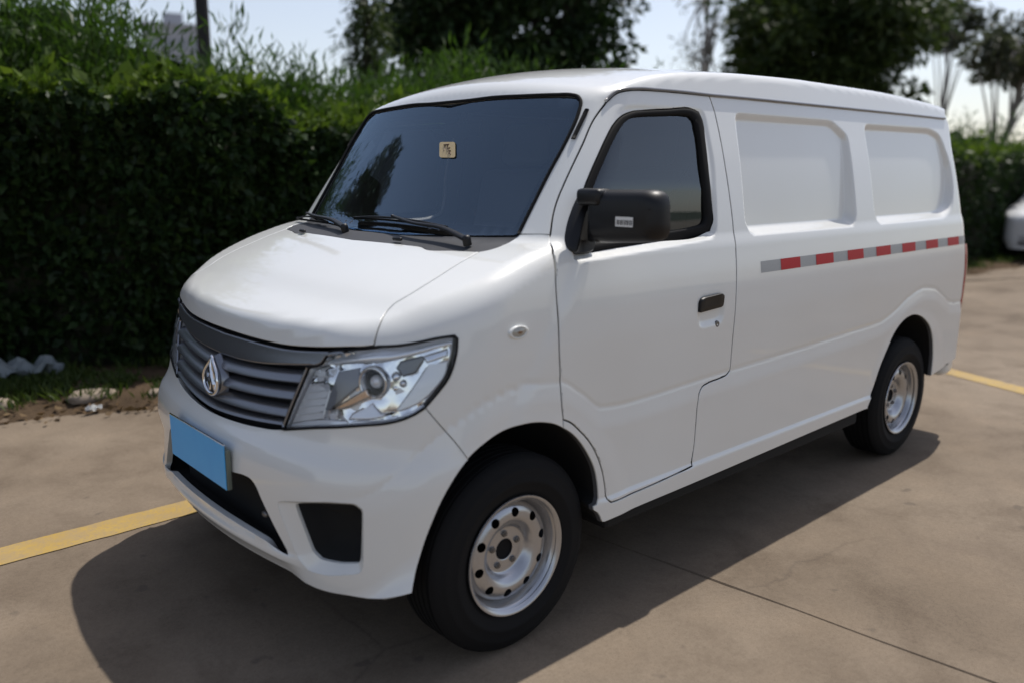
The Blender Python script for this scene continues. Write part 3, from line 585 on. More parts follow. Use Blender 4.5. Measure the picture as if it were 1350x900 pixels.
# --- tail
zz = np.linspace(.47, 1.80, 40); wv = HALF_WIDTH(zz) + side_relief(np.full_like(zz, 3.7), zz)*0 - .027
half = np.concatenate([[[3.9, 0, .47]], np.stack([np.full_like(zz, 3.9), -wv, zz], -1), [[3.9, -.55, 1.83], [3.9, -.3, 1.85], [3.9, 0, 1.86]]])
panel('tail_door', mirrored(spline(half, .02)), REAR, PAINT, van, h=.05)
bm = bmesh.new(); box(bm, (3.86, -.83, .36), (4.0, .83, .60), .05, 4); bm_obj('rear_bumper', bm, PAINT, van, angle=50)
for s in (-1, 1):
    V, F = [], []
    for i, z in enumerate(np.linspace(.66, 1.10, 15)):
        w = float(HALF_WIDTH(z)); b = sin(pi*i/14)**.5
        for yy, xx in ((-w+.015, 3.895), (-w-.001+.006*(1-b), 3.91), (-w+.004, 3.93+.02*b), (-w+.03, 3.945+.022*b), (-w+.09, 3.945+.018*b), (-w+.12, 3.94)):
            V.append((xx, s*-yy, z))
    for i in range(14):
        for k in range(5): F.append((i*6+k, i*6+k+1, i*6+k+7, i*6+k+6))
    mesh_obj('tail_light', V, F, TAILRED, van)

# --- windscreen
GB = O('glass_bottom')
scr_half = np.concatenate([spline(np.concatenate([[r0], SE])), spline(np.concatenate([GB[1:], [[.700, 0, 1.263]]]))])
scr = mirrored(scr_half)
wind = panel('windscreen', scr, FRONT, SCREEN, van, h=.05, wall=False, off=-.003, gap=.006)
V, F, N_ = cut(scr, FRONT, h=.05, wall=False, off=-.001)                    # rubber seal and printed border
def shrink(loop, d, extra_bottom=0, extra_top=0):
    c = FRONT.to(loop); t = np.roll(c, -1, 0)-np.roll(c, 1, 0); t /= np.linalg.norm(t, axis=1, keepdims=True)
    n = np.stack([-t[:, 1], t[:, 0]], -1)
    if poly_dist(c[:1, 0]+n[:1, 0]*.01, c[:1, 1]+n[:1, 1]*.01, c)[0] > 0: n = -n
    k = np.stack([c[:, 0]+n[:, 0]*d, c[:, 1]+n[:, 1]*d*.8], -1)
    k[:, 1] = np.clip(k[:, 1], c[:, 1].min()+d+extra_bottom, c[:, 1].max()-extra_top)
    o, dr = FRONT.ray(k); P, _ = march(o, dr); return P
inner = shrink(scr, .036, .015, .05)
panel('printed_border', scr, FRONT, GLOSSBLACK, wind, h=.05, holes=[inner[::2]], wall=False, off=-.006, gap=.004)
e = spline(np.concatenate([[r0], SE])); e = np.concatenate([(e[1:]*MY)[::-1], e]); tube('screen_seal', e + normal(e)*.001, .0062, RUBBER, wind, 6)
# maintenance sticker behind the glass
st = O('sticker'); sc_ = st.mean(0); sx = np.array([0, -1., 0]); n_ = normal(sc_[None])[0]; sz = np.cross(sx, n_); sz *= np.sign(sz[2])
def on_screen(u, v, off=-.009): return sc_ + sx*u + sz*v + n_*off
ex, ey = (st[1]-st[0]+st[2]-st[3])/2, (st[0]-st[3]+st[1]-st[2])/2
def on_screen(u, v, off=.001): return sc_ + ex*u/.08 + ey*v/.07 + n_*off
sticker = mesh_obj('service_sticker', [on_screen(a, b) for a, b in round_poly([(-.042,-.036),(.042,-.036),(.042,.036),(-.042,.036)], .012)], [tuple(range(20))], TAN, wind, smooth=False)
strokes = [((-.018,.022),(.010,.024)), ((-.010,.022),(-.016,-.004)), ((.002,.022),(.002,-.008)), ((.002,.006),(.016,.008)), ((.010,-.004),(.018,-.022)), ((.018,-.004),(.006,-.020))]
for a, b in strokes: tube('ink_stroke', [on_screen(*a, .0015), on_screen(*b, .0015)], .0022, BROWNINK, sticker, 5)

# --- cowl between bonnet and glass
cw_half = np.concatenate([spline(np.array([c1]+list(hr[::-1]))), spline(O('cowl_side')[::-1])[1:], spline(np.concatenate([GB[1:], [[.700, 0, 1.263]]]))])
cowl = panel('cowl', mirrored(cw_half), Ball((1.3, 0, .6)), GREYTRIM, van, h=.03, gap=.001, off=-.002)
for k in range(2):
    p = O('nozzle')[k]; n_ = normal(p[None])[0]
    bm = bmesh.new(); box(bm, (-.022, -.007, -.002), (.022, .007, .010), .005, 2)
    o = bm_obj('washer_nozzle', bm, BLACK, van, angle=50); o.matrix_world = Matrix.Translation(p + n_*.006) @ Vector(n_).to_track_quat('Z', 'Y').to_matrix().to_4x4()
# --- wipers
def wiper(pivot, knee, tip_a, tip_b, lift):
    w = part('wiper', van)
    pv, kn, a, b = [np.array(p, float) for p in (pivot, knee, tip_a, tip_b)]
    up = normal(np.stack([pv, kn, a, b]));
    path = [pv + up[0]*.022, pv*.7+kn*.3 + up[0]*.032, pv*.35+kn*.65 + up[1]*.034, kn + up[1]*.026]
    tube('wiper_arm', spline(path, .02), np.linspace(.014, .0075, len(spline(path, .02))), BLACK, w, 8, flat=.6)
    s = np.linspace(0, 1, 26)[:, None]; line = a*(1-s) + b*s
    n_ = normal(line); Pp = line - n_*body(line)[:, None]
    bow = np.sin(np.linspace(0, pi, 26))[:, None]
    tube('wiper_blade', Pp + n_*(.010), .0045, RUBBER, w, 6)
    tube('blade_spine', Pp + n_*(.014 + .012*bow), np.linspace(.005, .005, 26), BLACK, w, 6, flat=.8)
    V, F = lathe_y([(0, .012), (.011, .010), (.014, 0), (.014, -.02)], 20)
    M = Matrix.Translation(pv + up[0]*.024) @ Vector(-up[0]).to_track_quat('-Y', 'Z').to_matrix().to_4x4()
    c = mesh_obj('pivot_cap', V, F, BLACK, w); c.matrix_world = M
W1, W2 = O('wiper1'), O('wiper2')
wiper(W1[0], W1[1], W1[2], W1[3], 0)
wiper(W2[0] + np.array([.06, .12, .01]), W2[1], (.775, .72, 1.278), W2[3] + np.array([.0, .10, 0]), 0)

# --- bumper
bt = np.concatenate([[[.068, 0, .722]], O('grille_bottom')[1:], O('lamp_bottom')[1:]])
BA, BB = O('bumper_arch'), O('bumper_bottom')
low_half = np.concatenate([BB[:], [[.063, -.40, .337], [.04, -.19, .338], [.033, 0, .340]]])
half = np.concatenate([spline(bt), spline(FB)[1:], spline(BA)[1:], spline(np.stack([BA[-1], BB[0]]))[1:-1], spline(low_half)])
OP = O('opening'); op_half = np.concatenate([spline(np.concatenate([[[.03, 0, .585], [.033, -.12, .587]], OP[:7]])), spline(np.array([OP[6]] + [[float(NOSE(z))+.2*y*y, -y, z] for y, z in ((.42,.411),(.36,.417),(.28,.422),(.2,.425),(.1,.427),(0,.428))]))[1:]])
op_loop = mirrored(op_half)
FI, FO = O('fog_in'), O('fog_out')
dep = np.array([.014, .010, .008, .006, .006, .022, .034, .034, .032, .022])      # how far each corner of the pocket sits back
look = FI - np.array(CAM_POS); look /= np.linalg.norm(look, axis=1, keepdims=True)
inn = FI + look*dep[:, None]
def closed(p, n=96):
    q = spline(np.concatenate([p, p[:1]]), .004, 50); s_ = np.r_[0, np.cumsum(np.linalg.norm(np.diff(q, axis=0), axis=1))]
    return q, s_
def matched(a, b, per=10):
    """two closed outlines with the same number of corners, resampled corner by corner"""
    A, B = [], []
    for i in range(len(a)):
        j = (i+1) % len(a)
        for t in np.arange(per)/per: A.append(a[i]*(1-t)+a[j]*t); B.append(b[i]*(1-t)+b[j]*t)
    A, B = np.array(A), np.array(B)
    for _ in range(3): A = A*.5 + .25*(np.roll(A, 1, 0)+np.roll(A, -1, 0)); B = B*.5 + .25*(np.roll(B, 1, 0)+np.roll(B, -1, 0))
    return A, B
A_, B_ = matched(FO, inn)
nA = normal(A_); A_ = A_ - nA*body(A_)[:, None]
n_ = len(A_)
fog = A_
bumper = panel('front_bumper', mirrored(half), BALL, PAINT, van, h=.012, holes=[op_loop, fog, (fog*MY)[::-1]], flange=.02, gap=.0004, edge=.0008)
V = []; F = []; yy = np.linspace(-.50, .50, 41)
for y in yy:
    for dx, z in ((.012, .61), (.10, .60), (.12, .50), (.10, .375), (.012, .385)): V.append((float(NOSE(z)) + .2*y*y + dx, y, z))
F = [(i*5+k, (i+1)*5+k, (i+1)*5+k+1, i*5+k+1) for i in range(40) for k in range(4)] + [(0, 1, 2, 3, 4), (204, 203, 202, 201, 200)]
mesh_obj('intake_panel', V, F, DARK, bumper)
for s in (1, -1):
    f = np.array([1, s, 1]); rows = [A_ - nA*.0009, A_*.93+B_*.07 - nA*.0012, A_*.5+B_*.5, A_*.06+B_*.94, B_, B_ + np.array([.012, .004, 0])]
    V = np.concatenate(rows)*f; F = [(r*n_+i, r*n_+(i+1) % n_, (r+1)*n_+(i+1) % n_, (r+1)*n_+i) for r in range(5) for i in range(n_)]
    o = mesh_obj('fog_lamp_bezel', V, F if s < 0 else [q[::-1] for q in F], PAINT, bumper); o.data.set_sharp_from_angle(angle=radians(50))
    bk = B_ + np.array([.010, .003, 0]); c_ = bk.mean(0) + np.array([.03, .01, 0]); V = np.concatenate([bk, c_+(bk-c_)*.8+np.array([.035, .01, 0]), c_+(bk-c_)*.35+np.array([.04, .012, 0]), c_[None]+np.array([.03, .01, 0])])*f
    F = [(r*n_+i, r*n_+(i+1) % n_, (r+1)*n_+(i+1) % n_, (r+1)*n_+i) for r in range(2) for i in range(n_)] + [(2*n_+i, 2*n_+(i+1) % n_, 3*n_) for i in range(n_)]
    mesh_obj('fog_lamp_blank', V, F, DARK, bumper)
# intake bars and tow eye cover
for z in ():
    yy = np.linspace(-.40, .40, 30); P = np.stack([NOSE(np.full(30, z)) + .2*yy*yy + .03, yy, np.full(30, z)], -1); tube('intake_bar', P, .009, BLACK, bumper, 6)
bm = bmesh.new(); bmesh.ops.create_uvsphere(bm, u_segments=16, v_segments=8, radius=.016); bmesh.ops.scale(bm, vec=(.5, 1, .6), verts=bm.verts)
o = bm_obj('tow_eye', bm, NUT, bumper, smooth=True); o.location = (.075, -.345, .485)
# number plate on its bracket
plate = part('number_plate', van)
bm = bmesh.new(); box(bm, (.0145, -.22, .536), (.0165, .22, .677), .0008, 1); bm_obj('plate_face', bm, BLUE, plate)
bm = bmesh.new()
for z0, z1, y0, y1 in ((.6765, .6795, -.2205, .2205),): box(bm, (.0125, y0, z0), (.0185, y1, z1), .001, 1)
bm_obj('plate_frame', bm, CHROME, plate)
bm = bmesh.new(); box(bm, (.0175, -.222, .534), (.034, .222, .66), .004, 2); bm_obj('plate_bracket', bm, mat('grey_green_plastic', (.17,.19,.15), .6), plate)

# --- grille
LI = O('lamp_inner')
gb = np.concatenate([[[.068, 0, .726]], O('grille_bottom')[1:]])
lip2 = np.concatenate([[c0], lip[1:]]) - np.array([0, 0, .006])
half = np.concatenate([spline(lip2)[:-8], spline(LI), spline(gb[::-1])[1:]])
# closed half loop must run centre -> centre
gl_half = np.concatenate([spline(np.concatenate([[c0 - [0,0,.008]], lip[1:6] - [0,0,.008]])), spline(LI)[1:], spline(gb[::-1])[2:]])
grille = panel('grille', mirrored(gl_half), BALL, DARK, van, h=.03, off=-.045, gap=-.004, wall=False)
def edge_y(z):
    """how far sideways the grille runs at height z (driver side)"""
    l = spline(LI); return float(np.interp(z, l[::-1, 2], l[::-1, 1]))
def slat(name, zc, ht, tilt, bulge, back=.03, mt=SLAT, sag=0.):
    """louvre following the nose: upper edge leans back, lower edge stands proud"""
    ye = edge_y(zc(1.)) + .010; n = 70; V = []; F = []
    prof = [(.5, -back), (.5, -tilt), (.30, -tilt*.55+bulge*.6), (0, -tilt*.1+bulge), (-.30, bulge*1.1), (-.46, bulge*.5), (-.5, -.004), (-.5, -back)]
    for i in range(n):
        y = ye + (-2*ye)*i/(n-1); z0 = zc(abs(y/ye)); b = np.array([[0, y, z0]])
        for dz, dx in prof:
            z = z0 + dz*ht; o_, d_ = BALL.ray(BALL.to(np.array([[.1+.2*y*y, y, z]])))
            V.append((0, y, z, dx))
    V = np.array(V); o_ = np.stack([np.full(len(V), -.2), V[:, 1], V[:, 2]], -1)
    P, _ = march(o_, np.broadcast_to(np.array([1.2, 0, 0.]), o_.shape)); P[:, 0] -= V[:, 3] - .004
    k = len(prof)
    for i in range(n-1):
        for j in range(k-1): F.append((i*k+j, (i+1)*k+j, (i+1)*k+j+1, i*k+j+1))
    F.append(tuple(range(k))); F.append(tuple((n-1)*k+j for j in range(k))[::-1])
    o = mesh_obj(name, P, F, mt, grille); o.data.set_sharp_from_angle(angle=radians(42))
    return o
for c_, e_ in ((.877, .907), (.828, .857), (.778, .804)):
    slat('grille_slat', (lambda a, b: lambda t: a + (b-a)*t**1.6)(c_, e_), .034, .016, .010)
slat('grille_frame', lambda t: .742 + (.771-.742)*t**1.6, .017, .012, .008)
# broad top bar
bb = np.array([(.115, 0, .905), (.120, -.15, .9085), (.133, -.27, .9165), (.155, -.40, .933), (.178, -.497, .9455)])
bar_half = np.concatenate([spline(np.concatenate([[c0 - [0,0,.010]], lip[1:7] - [0,0,.010]]))[:], spline(LI[:4])[2:], spline(bb[::-1])[1:]])
panel('grille_bar', mirrored(bar_half), BALL, SLAT, grille, h=.015, off=.004, gap=.001, flange=.03, edge=.005)
# side posts of the grille
for s in (1, -1):
    l = spline(LI[4:], .01); l = l + normal(l)*.001; tube('grille_post', (l + np.array([-.001, .006, 0]))*np.array([1, s, 1]), .0055, SLAT, grille, 8)
# badge: a pointed ring with two blades meeting at the tip
badge = part('badge', grille)
def badge_pt(u, v, d):
    return np.array([.1005 + (v)*.085 - d, -u*1.32, .836 + v])
tear = [(.0, .064), (.008, .050), (.022, .034), (.036, .014), (.041, -.012), (.035, -.036), (.019, -.051), (0, -.056)]
tear_l = spline(np.array([(a, b, 0) for a, b in tear] + [(-a, b, 0) for a, b in tear[::-1][1:-1]] + [(0, .063, 0)]), .006, 60)[:-1]
V, F = tube_arrays([badge_pt(a, b, .020 + .004*(1-abs(b)/.06)) for a, b, _ in tear_l], .0062, 8, True); mesh_obj('badge_ring', V, F, CHROME, badge)
n_ = len(tear_l); base = [badge_pt(a*1.18, b*1.16-.001, -.012) for a, b, _ in tear_l] + [badge_pt(a*1.08, b*1.06, .012) for a, b, _ in tear_l]
F = [(i, (i+1) % n_, n_+(i+1) % n_, n_+i) for i in range(n_)] + [tuple(range(n_, 2*n_))]
mesh_obj('badge_base', base, F, SLAT, badge)
mesh_obj('badge_field', [badge_pt(a*.95, b*.95, .0135) for a, b, _ in tear_l], [tuple(range(n_))], GLOSSBLACK, badge, smooth=False)
for s in (1, -1):
    bl = [(.0005, .060, .026), (.004, .034, .030), (.011, .004, .030), (.017, -.020, .027), (.016, -.046, .020)]
    V = []; F = []
    for i, (a, b, d) in enumerate(bl):
        w = (.002, .003, .0036, .0036, .003)[i]
        V += [badge_pt(s*(a-w*.5), b, .0145), badge_pt(s*a, b, d), badge_pt(s*(a+w), b-.002, .0145)]
    for i in range(len(bl)-1):
        for j in range(2): F.append((i*3+j, i*3+j+1, i*3+j+4, i*3+j+3))
    F.append((12, 13, 14)); F.append((2, 1, 0))
    mesh_obj('badge_blade', V, F, CHROME, badge, smooth=False)

# --- headlamps
BEZEL = mat('grey_lamp_bezel', (.26,.27,.30), .25, .3)
LAMP_BACKING = mat('bright_lamp_backing', (.88,.89,.92), .25, .15)
lamp_loop = chain(np.concatenate([LI[::-1]]), np.stack([LI[0], HL[0] - [0,0,.003]]), HL, O('lamp_bottom')[::-1])
LB = Ball((1.2, 0, .75))
LV, LF, LN = cut(lamp_loop, LB, h=.02, gap=.0035, edge=.003, flange=.004)
def tracepoly(name): return chain(np.concatenate([O(name), O(name)[:1]]), step=.01)
def lamp_piece(name, loop, m, off, par, s, h=.02, thick=.012, edge=.003, tilt=0., holes=()):
    V, F, N_ = cut(loop, LB, h=h, off=off, gap=.0, edge=edge, flange=thick, holes=holes)
    if tilt:                                                # lean the piece back (positive: faces up)
        zm = V[:, 2].min() if tilt > 0 else V[:, 2].max(); nm = np.array([-.86, -.5, 0]); V = V - nm*((V[:, 2]-zm)*tilt)[:, None]
        N_ = N_ + np.array([0, 0, tilt]); N_ /= np.linalg.norm(N_, axis=1, keepdims=True)
    f = np.array([1, s, 1]); return mesh_obj(name, V*f, F if s > 0 else F[:, ::-1].copy(), m, par, N_*f)
_pc = O('proj')[0]; _pn = normal(_pc[None])[0]; _e1 = np.cross(_pn, [0, 0, 1]); _e1 /= np.linalg.norm(_e1); _e2 = np.cross(_e1, _pn)
proj_hole = np.array([_pc + .040*(cos(t)*_e1 + sin(t)*_e2) for t in np.linspace(0, 2*pi, 24, endpoint=False)])
strip = chain(np.stack([LI[1] + [.01, -.01, 0], HL[0] + [.0, -.002, -.006]]), HL[:5] - np.array([0, 0, .006]), O('lens_strip_low')[::-1])
for s in (1, -1):
    f = np.array([1, s, 1])
    lamp = part('headlight', van)
    mesh_obj('lamp_lens', LV*f, LF if s > 0 else LF[:, ::-1].copy(), LENS, lamp, LN*f)
    l = lamp_loop + normal(lamp_loop)*.0005
    V, F = tube_arrays(l*f, .0036, 6, True); mesh_obj('lamp_gasket', V, F, RUBBER, lamp)
    # bowl: walls running back from the gasket and a rear reflector
    n_ = len(lamp_loop); nn = normal(lamp_loop); c_ = lamp_loop.mean(0)
    rows = []
    for d, k in ((.004, .985), (.03, .965), (.06, .93), (.085, .86)):
        rows.append(c_ + (lamp_loop-c_)*k - nn*d*.6 + np.array([d*.6, d*.25, 0]))
    V = np.concatenate(rows + [[rows[-1].mean(0) + [.02, .01, 0]]])*f
    F = [(r*n_+i, r*n_+(i+1) % n_, (r+1)*n_+(i+1) % n_, (r+1)*n_+i) for r in range(3) for i in range(n_)] + [(3*n_+i, 3*n_+(i+1) % n_, 4*n_) for i in range(n_)]
    mesh_obj('lamp_bowl', V, F, SOFTCHROME, lamp)
    up_, lo_ = spline(np.concatenate([[LI[1] + [.012, -.008, 0]], HL[:5] - np.array([0, 0, .007])]), .02), spline(O('lens_strip_low'), .02)
    t_ = np.linspace(0, 1, 30)[:, None]; rs = lambda p: np.stack([np.interp(t_[:, 0], np.linspace(0, 1, len(p)), p[:, k]) for k in range(3)], -1)
    U, Lw = rs(up_), rs(lo_); nu, nl = normal(U), normal(Lw); V = np.concatenate([U - nu*.014, U*.5+Lw*.5 - nu*.009, Lw - nl*.004, Lw - nl*.014 - [0, 0, .002]])*f
    F = [(r*30+i, r*30+i+1, (r+1)*30+i+1, (r+1)*30+i) for r in range(3) for i in range(29)]; mesh_obj('light_strip', V, F, STRIP, lamp)
    lamp_piece('lamp_bright_backing', chain(c_ + (lamp_loop-c_)*.985, step=.012) if False else (c_ + (lamp_loop-c_)*.975), LAMP_BACKING, -.026, lamp, s, h=.02, thick=.01, holes=[proj_hole])  # bright backing panel added so the whole lamp looks lighter
    V, F, N_ = cut(c_ + (lamp_loop-c_)*.965, LB, h=.030, off=-.021, holes=[proj_hole], wall=False)
    rr = np.random.default_rng(5); V = V + N_*rr.uniform(-.0075, .0045, (len(V), 1)); mesh_obj('reflector_facets', V*f, F if s > 0 else F[:, ::-1].copy(), CHROME, lamp, smooth=False)
    lamp_piece('dark_reflection', tracepoly('lampDark'), DARKREFLECT, -.016, lamp, s, thick=.02, edge=.006)  # dark piece standing in for a dark reflection in the chrome
    lamp_piece('rim_light', tracepoly('lampLow'), STRIP, -.008, lamp, s, thick=.02, edge=.003, tilt=.2)
    lamp_piece('high_beam_reflector', tracepoly('lampA'), FOGGED, -.010, lamp, s, thick=.03, tilt=.08)
    lamp_piece('bezel', tracepoly('lampB'), BEZEL, -.014, lamp, s, thick=.02)
    lamp_piece('beam_divider', tracepoly('lampC'), BRONZE, -.006, lamp, s, thick=.022, edge=.006, tilt=-.12)
    lamp_piece('lower_trim', tracepoly('lampD'), STRIP, -.010, lamp, s, thick=.03, edge=.006, tilt=.2)
    lamp_piece('turn_lens', tracepoly('lampTurn'), FOGGED, -.008, lamp, s, thick=.03, edge=.005, tilt=.08)
    lamp_piece('turn_reflector', tracepoly('lampE'), CHROME, -.010, lamp, s, thick=.03, edge=.006, tilt=.2)
    # ribs on the high beam lens
    A_ = O('lampA')
    for k in range(1, 7):
        t_ = k/7; a = A_[0]*(1-t_)+A_[3]*t_; b = A_[1]*(1-t_)+A_[2]*t_; L_ = np.linspace(a*.96+b*.04, b*.94+a*.06, 8); L_ = L_ - normal(L_)*body(L_)[:, None] - normal(L_)*.0105; L_ = L_ + np.array([.86, .5, 0])*((L_[:, 2]-.775)*.08)[:, None]
        V, F = tube_arrays(L_*f, .0022, 6); mesh_obj('lens_rib', V, F, SOFTCHROME, lamp)
    # projector: ring, barrel, inner lens, bulb shield
    pc = O('proj')[0]; pn = np.array([-.88, -.46, .05]); pn /= np.linalg.norm(pn)
    M = Matrix.Translation(Vector((pc - normal(pc[None])[0]*.032)*f)) @ Vector(pn*f).to_track_quat('-Y', 'Z').to_matrix().to_4x4()
    V, F = lathe_y([(.026, .05), (.040, .02), (.046, -.004), (.045, -.018), (.040, -.022), (.035, -.018), (.033, -.006), (.030, .004), (.029, .008)], 40)
    o = mesh_obj('projector_ring', V, F, CHROME, lamp); o.matrix_world = M
    V, F = lathe_y([(.030, .004), (.026, .004), (.0255, .020), (.0, .024)], 32); o = mesh_obj('projector_shade', V, F, GLOSSBLACK, lamp); o.matrix_world = M
    V, F = lathe_y([(.0, -.012), (.009, -.010), (.016, -.004), (.0185, .004), (.018, .012)], 28); o = mesh_obj('projector_lens', V, F, FOGGED, lamp); o.matrix_world = M
    for dx, dz, rr in ((.055, .016, .017), (.052, -.014, .015), (-.046, -.004, .012), (.030, -.052, .016), (.012, -.062, .012), (.075, .0, .012)):
        V, F = lathe_y([(0, -rr*.75), (rr*.6, -rr*.55), (rr, 0), (rr*1.05, .03)], 16)
        o = mesh_obj('reflector_cell', V, F, CHROME, lamp); o.matrix_world = M @ Matrix.Translation((dx*(1 if s > 0 else -1), .012, dz)) @ Matrix.Rotation(.4*dz*30, 4, 'X')

# --- side repeaters
for s in (1, -1):
    f = np.array([1, s, 1]); c_ = O('turn')[0]; n_ = normal(c_[None])[0]
    def ov(k, d, m_=28): return [c_ + np.array([cos(2*pi*i/m_)*.037*k, 0, sin(2*pi*i/m_)*.019*k]) + n_*d for i in range(m_)]
    V = np.array(ov(1, -.003) + ov(1, .004) + ov(.8, .008) + ov(.72, .005))*f; F = [(r*28+i, r*28+(i+1) % 28, (r+1)*28+(i+1) % 28, (r+1)*28+i) for r in range(3) for i in range(28)]
    rp = mesh_obj('side_repeater', V, F, PAINT, van)
    V = np.array(ov(.72, .005) + ov(.4, .008) + ov(.2, .009))*f; F = [(r*28+i, r*28+(i+1) % 28, (r+1)*28+(i+1) % 28, (r+1)*28+i) for r in range(2) for i in range(28)] + [tuple(range(56, 84))]
    mesh_obj('repeater_lens', V, F, REPEATER, rp)
    V = np.array(ov(.22, .010) + ov(.1, .011))*f; mesh_obj('repeater_bulb', V, [(i, (i+1) % 28, 28+(i+1) % 28, 28+i) for i in range(28)] + [tuple(range(28, 56))], AMBERBULB, rp)

# --- reflective tape
for par, s in ((flank, 1), (flank2, -1)):
    f = np.array([1, s, 1])
    def strip_mesh(name, x0, x1, m, off, p, z0=1.105, z1=1.148):
        n = max(2, int((x1-x0)/.05)+1); xs = np.linspace(x0, x1, n); P = np.array([[x, z] for z in (z0, (z0+z1)/2, z1) for x in xs])
        o_, d_ = SIDE.ray(P); Q, _ = march(o_, d_); Nn = normal(Q); Q = (Q + Nn*off)*f
        F = [(r*n+i, r*n+i+1, (r+1)*n+i+1, (r+1)*n+i) for r in range(2) for i in range(n-1)]
        return mesh_obj(name, Q, F if s > 0 else [q[::-1] for q in F], m, p, Nn*f)
    tape = strip_mesh('reflective_tape', 1.862, 3.872, GREYFILM, .0008, par)
    for i in range(7): strip_mesh('red_block', 2.003+.2735*i, 2.003+.2735*i+.147, RED, .0018, tape)

# --- door handles, keyholes
for par, s in ((door, 1), (door2, -1)):
    f = np.array([1, s, 1]); V = []; F = []
    outl = round_poly([(1.463, .997), (1.607, 1.004), (1.607, 1.046), (1.590, 1.056), (1.480, 1.050), (1.463, 1.040)], .012, 3); m_ = len(outl); oc = outl.mean(0)
    for k, d in ((1, -.006), (1, .004), (.92, .008), (.5, .0095)): V += [on(*(oc+(q-oc)*np.array([k, k])), 0) + np.array([0, -d-.006, 0]) for q in outl]
    F = [(r*m_+i, r*m_+(i+1) % m_, (r+1)*m_+(i+1) % m_, (r+1)*m_+i) for r in range(3) for i in range(m_)] + [tuple(range(3*m_, 4*m_))]
    o = mesh_obj('door_handle', np.array(V)*f, F if s > 0 else [q[::-1] for q in F], BLACK, par); o.data.set_sharp_from_angle(angle=radians(50))
    V, F = lathe_y([(0, .000), (.004, .000), (.005, -.002), (.010, -.002), (.012, 0), (.013, .004)], 24); o = mesh_obj('keyhole', V, F, NUT, par); o.location = on(1.577, .945)*f; 
    if s < 0: o.rotation_euler = (0, 0, pi)

# --- pillar vent trims
for s in (1, -1):
    t = O('apillar_trim'); a, b = (t[0]+t[1])/2, (t[2]+t[3])/2; s_ = np.linspace(0, 1, 9)[:, None]; l = a*(1-s_)+b*s_; n_ = normal(l); l = l - n_*body(l)[:, None] + n_*.003
    tube('pillar_trim', l*np.array([1, s, 1]), .0085, RUBBER, roof, 8, flat=.6)

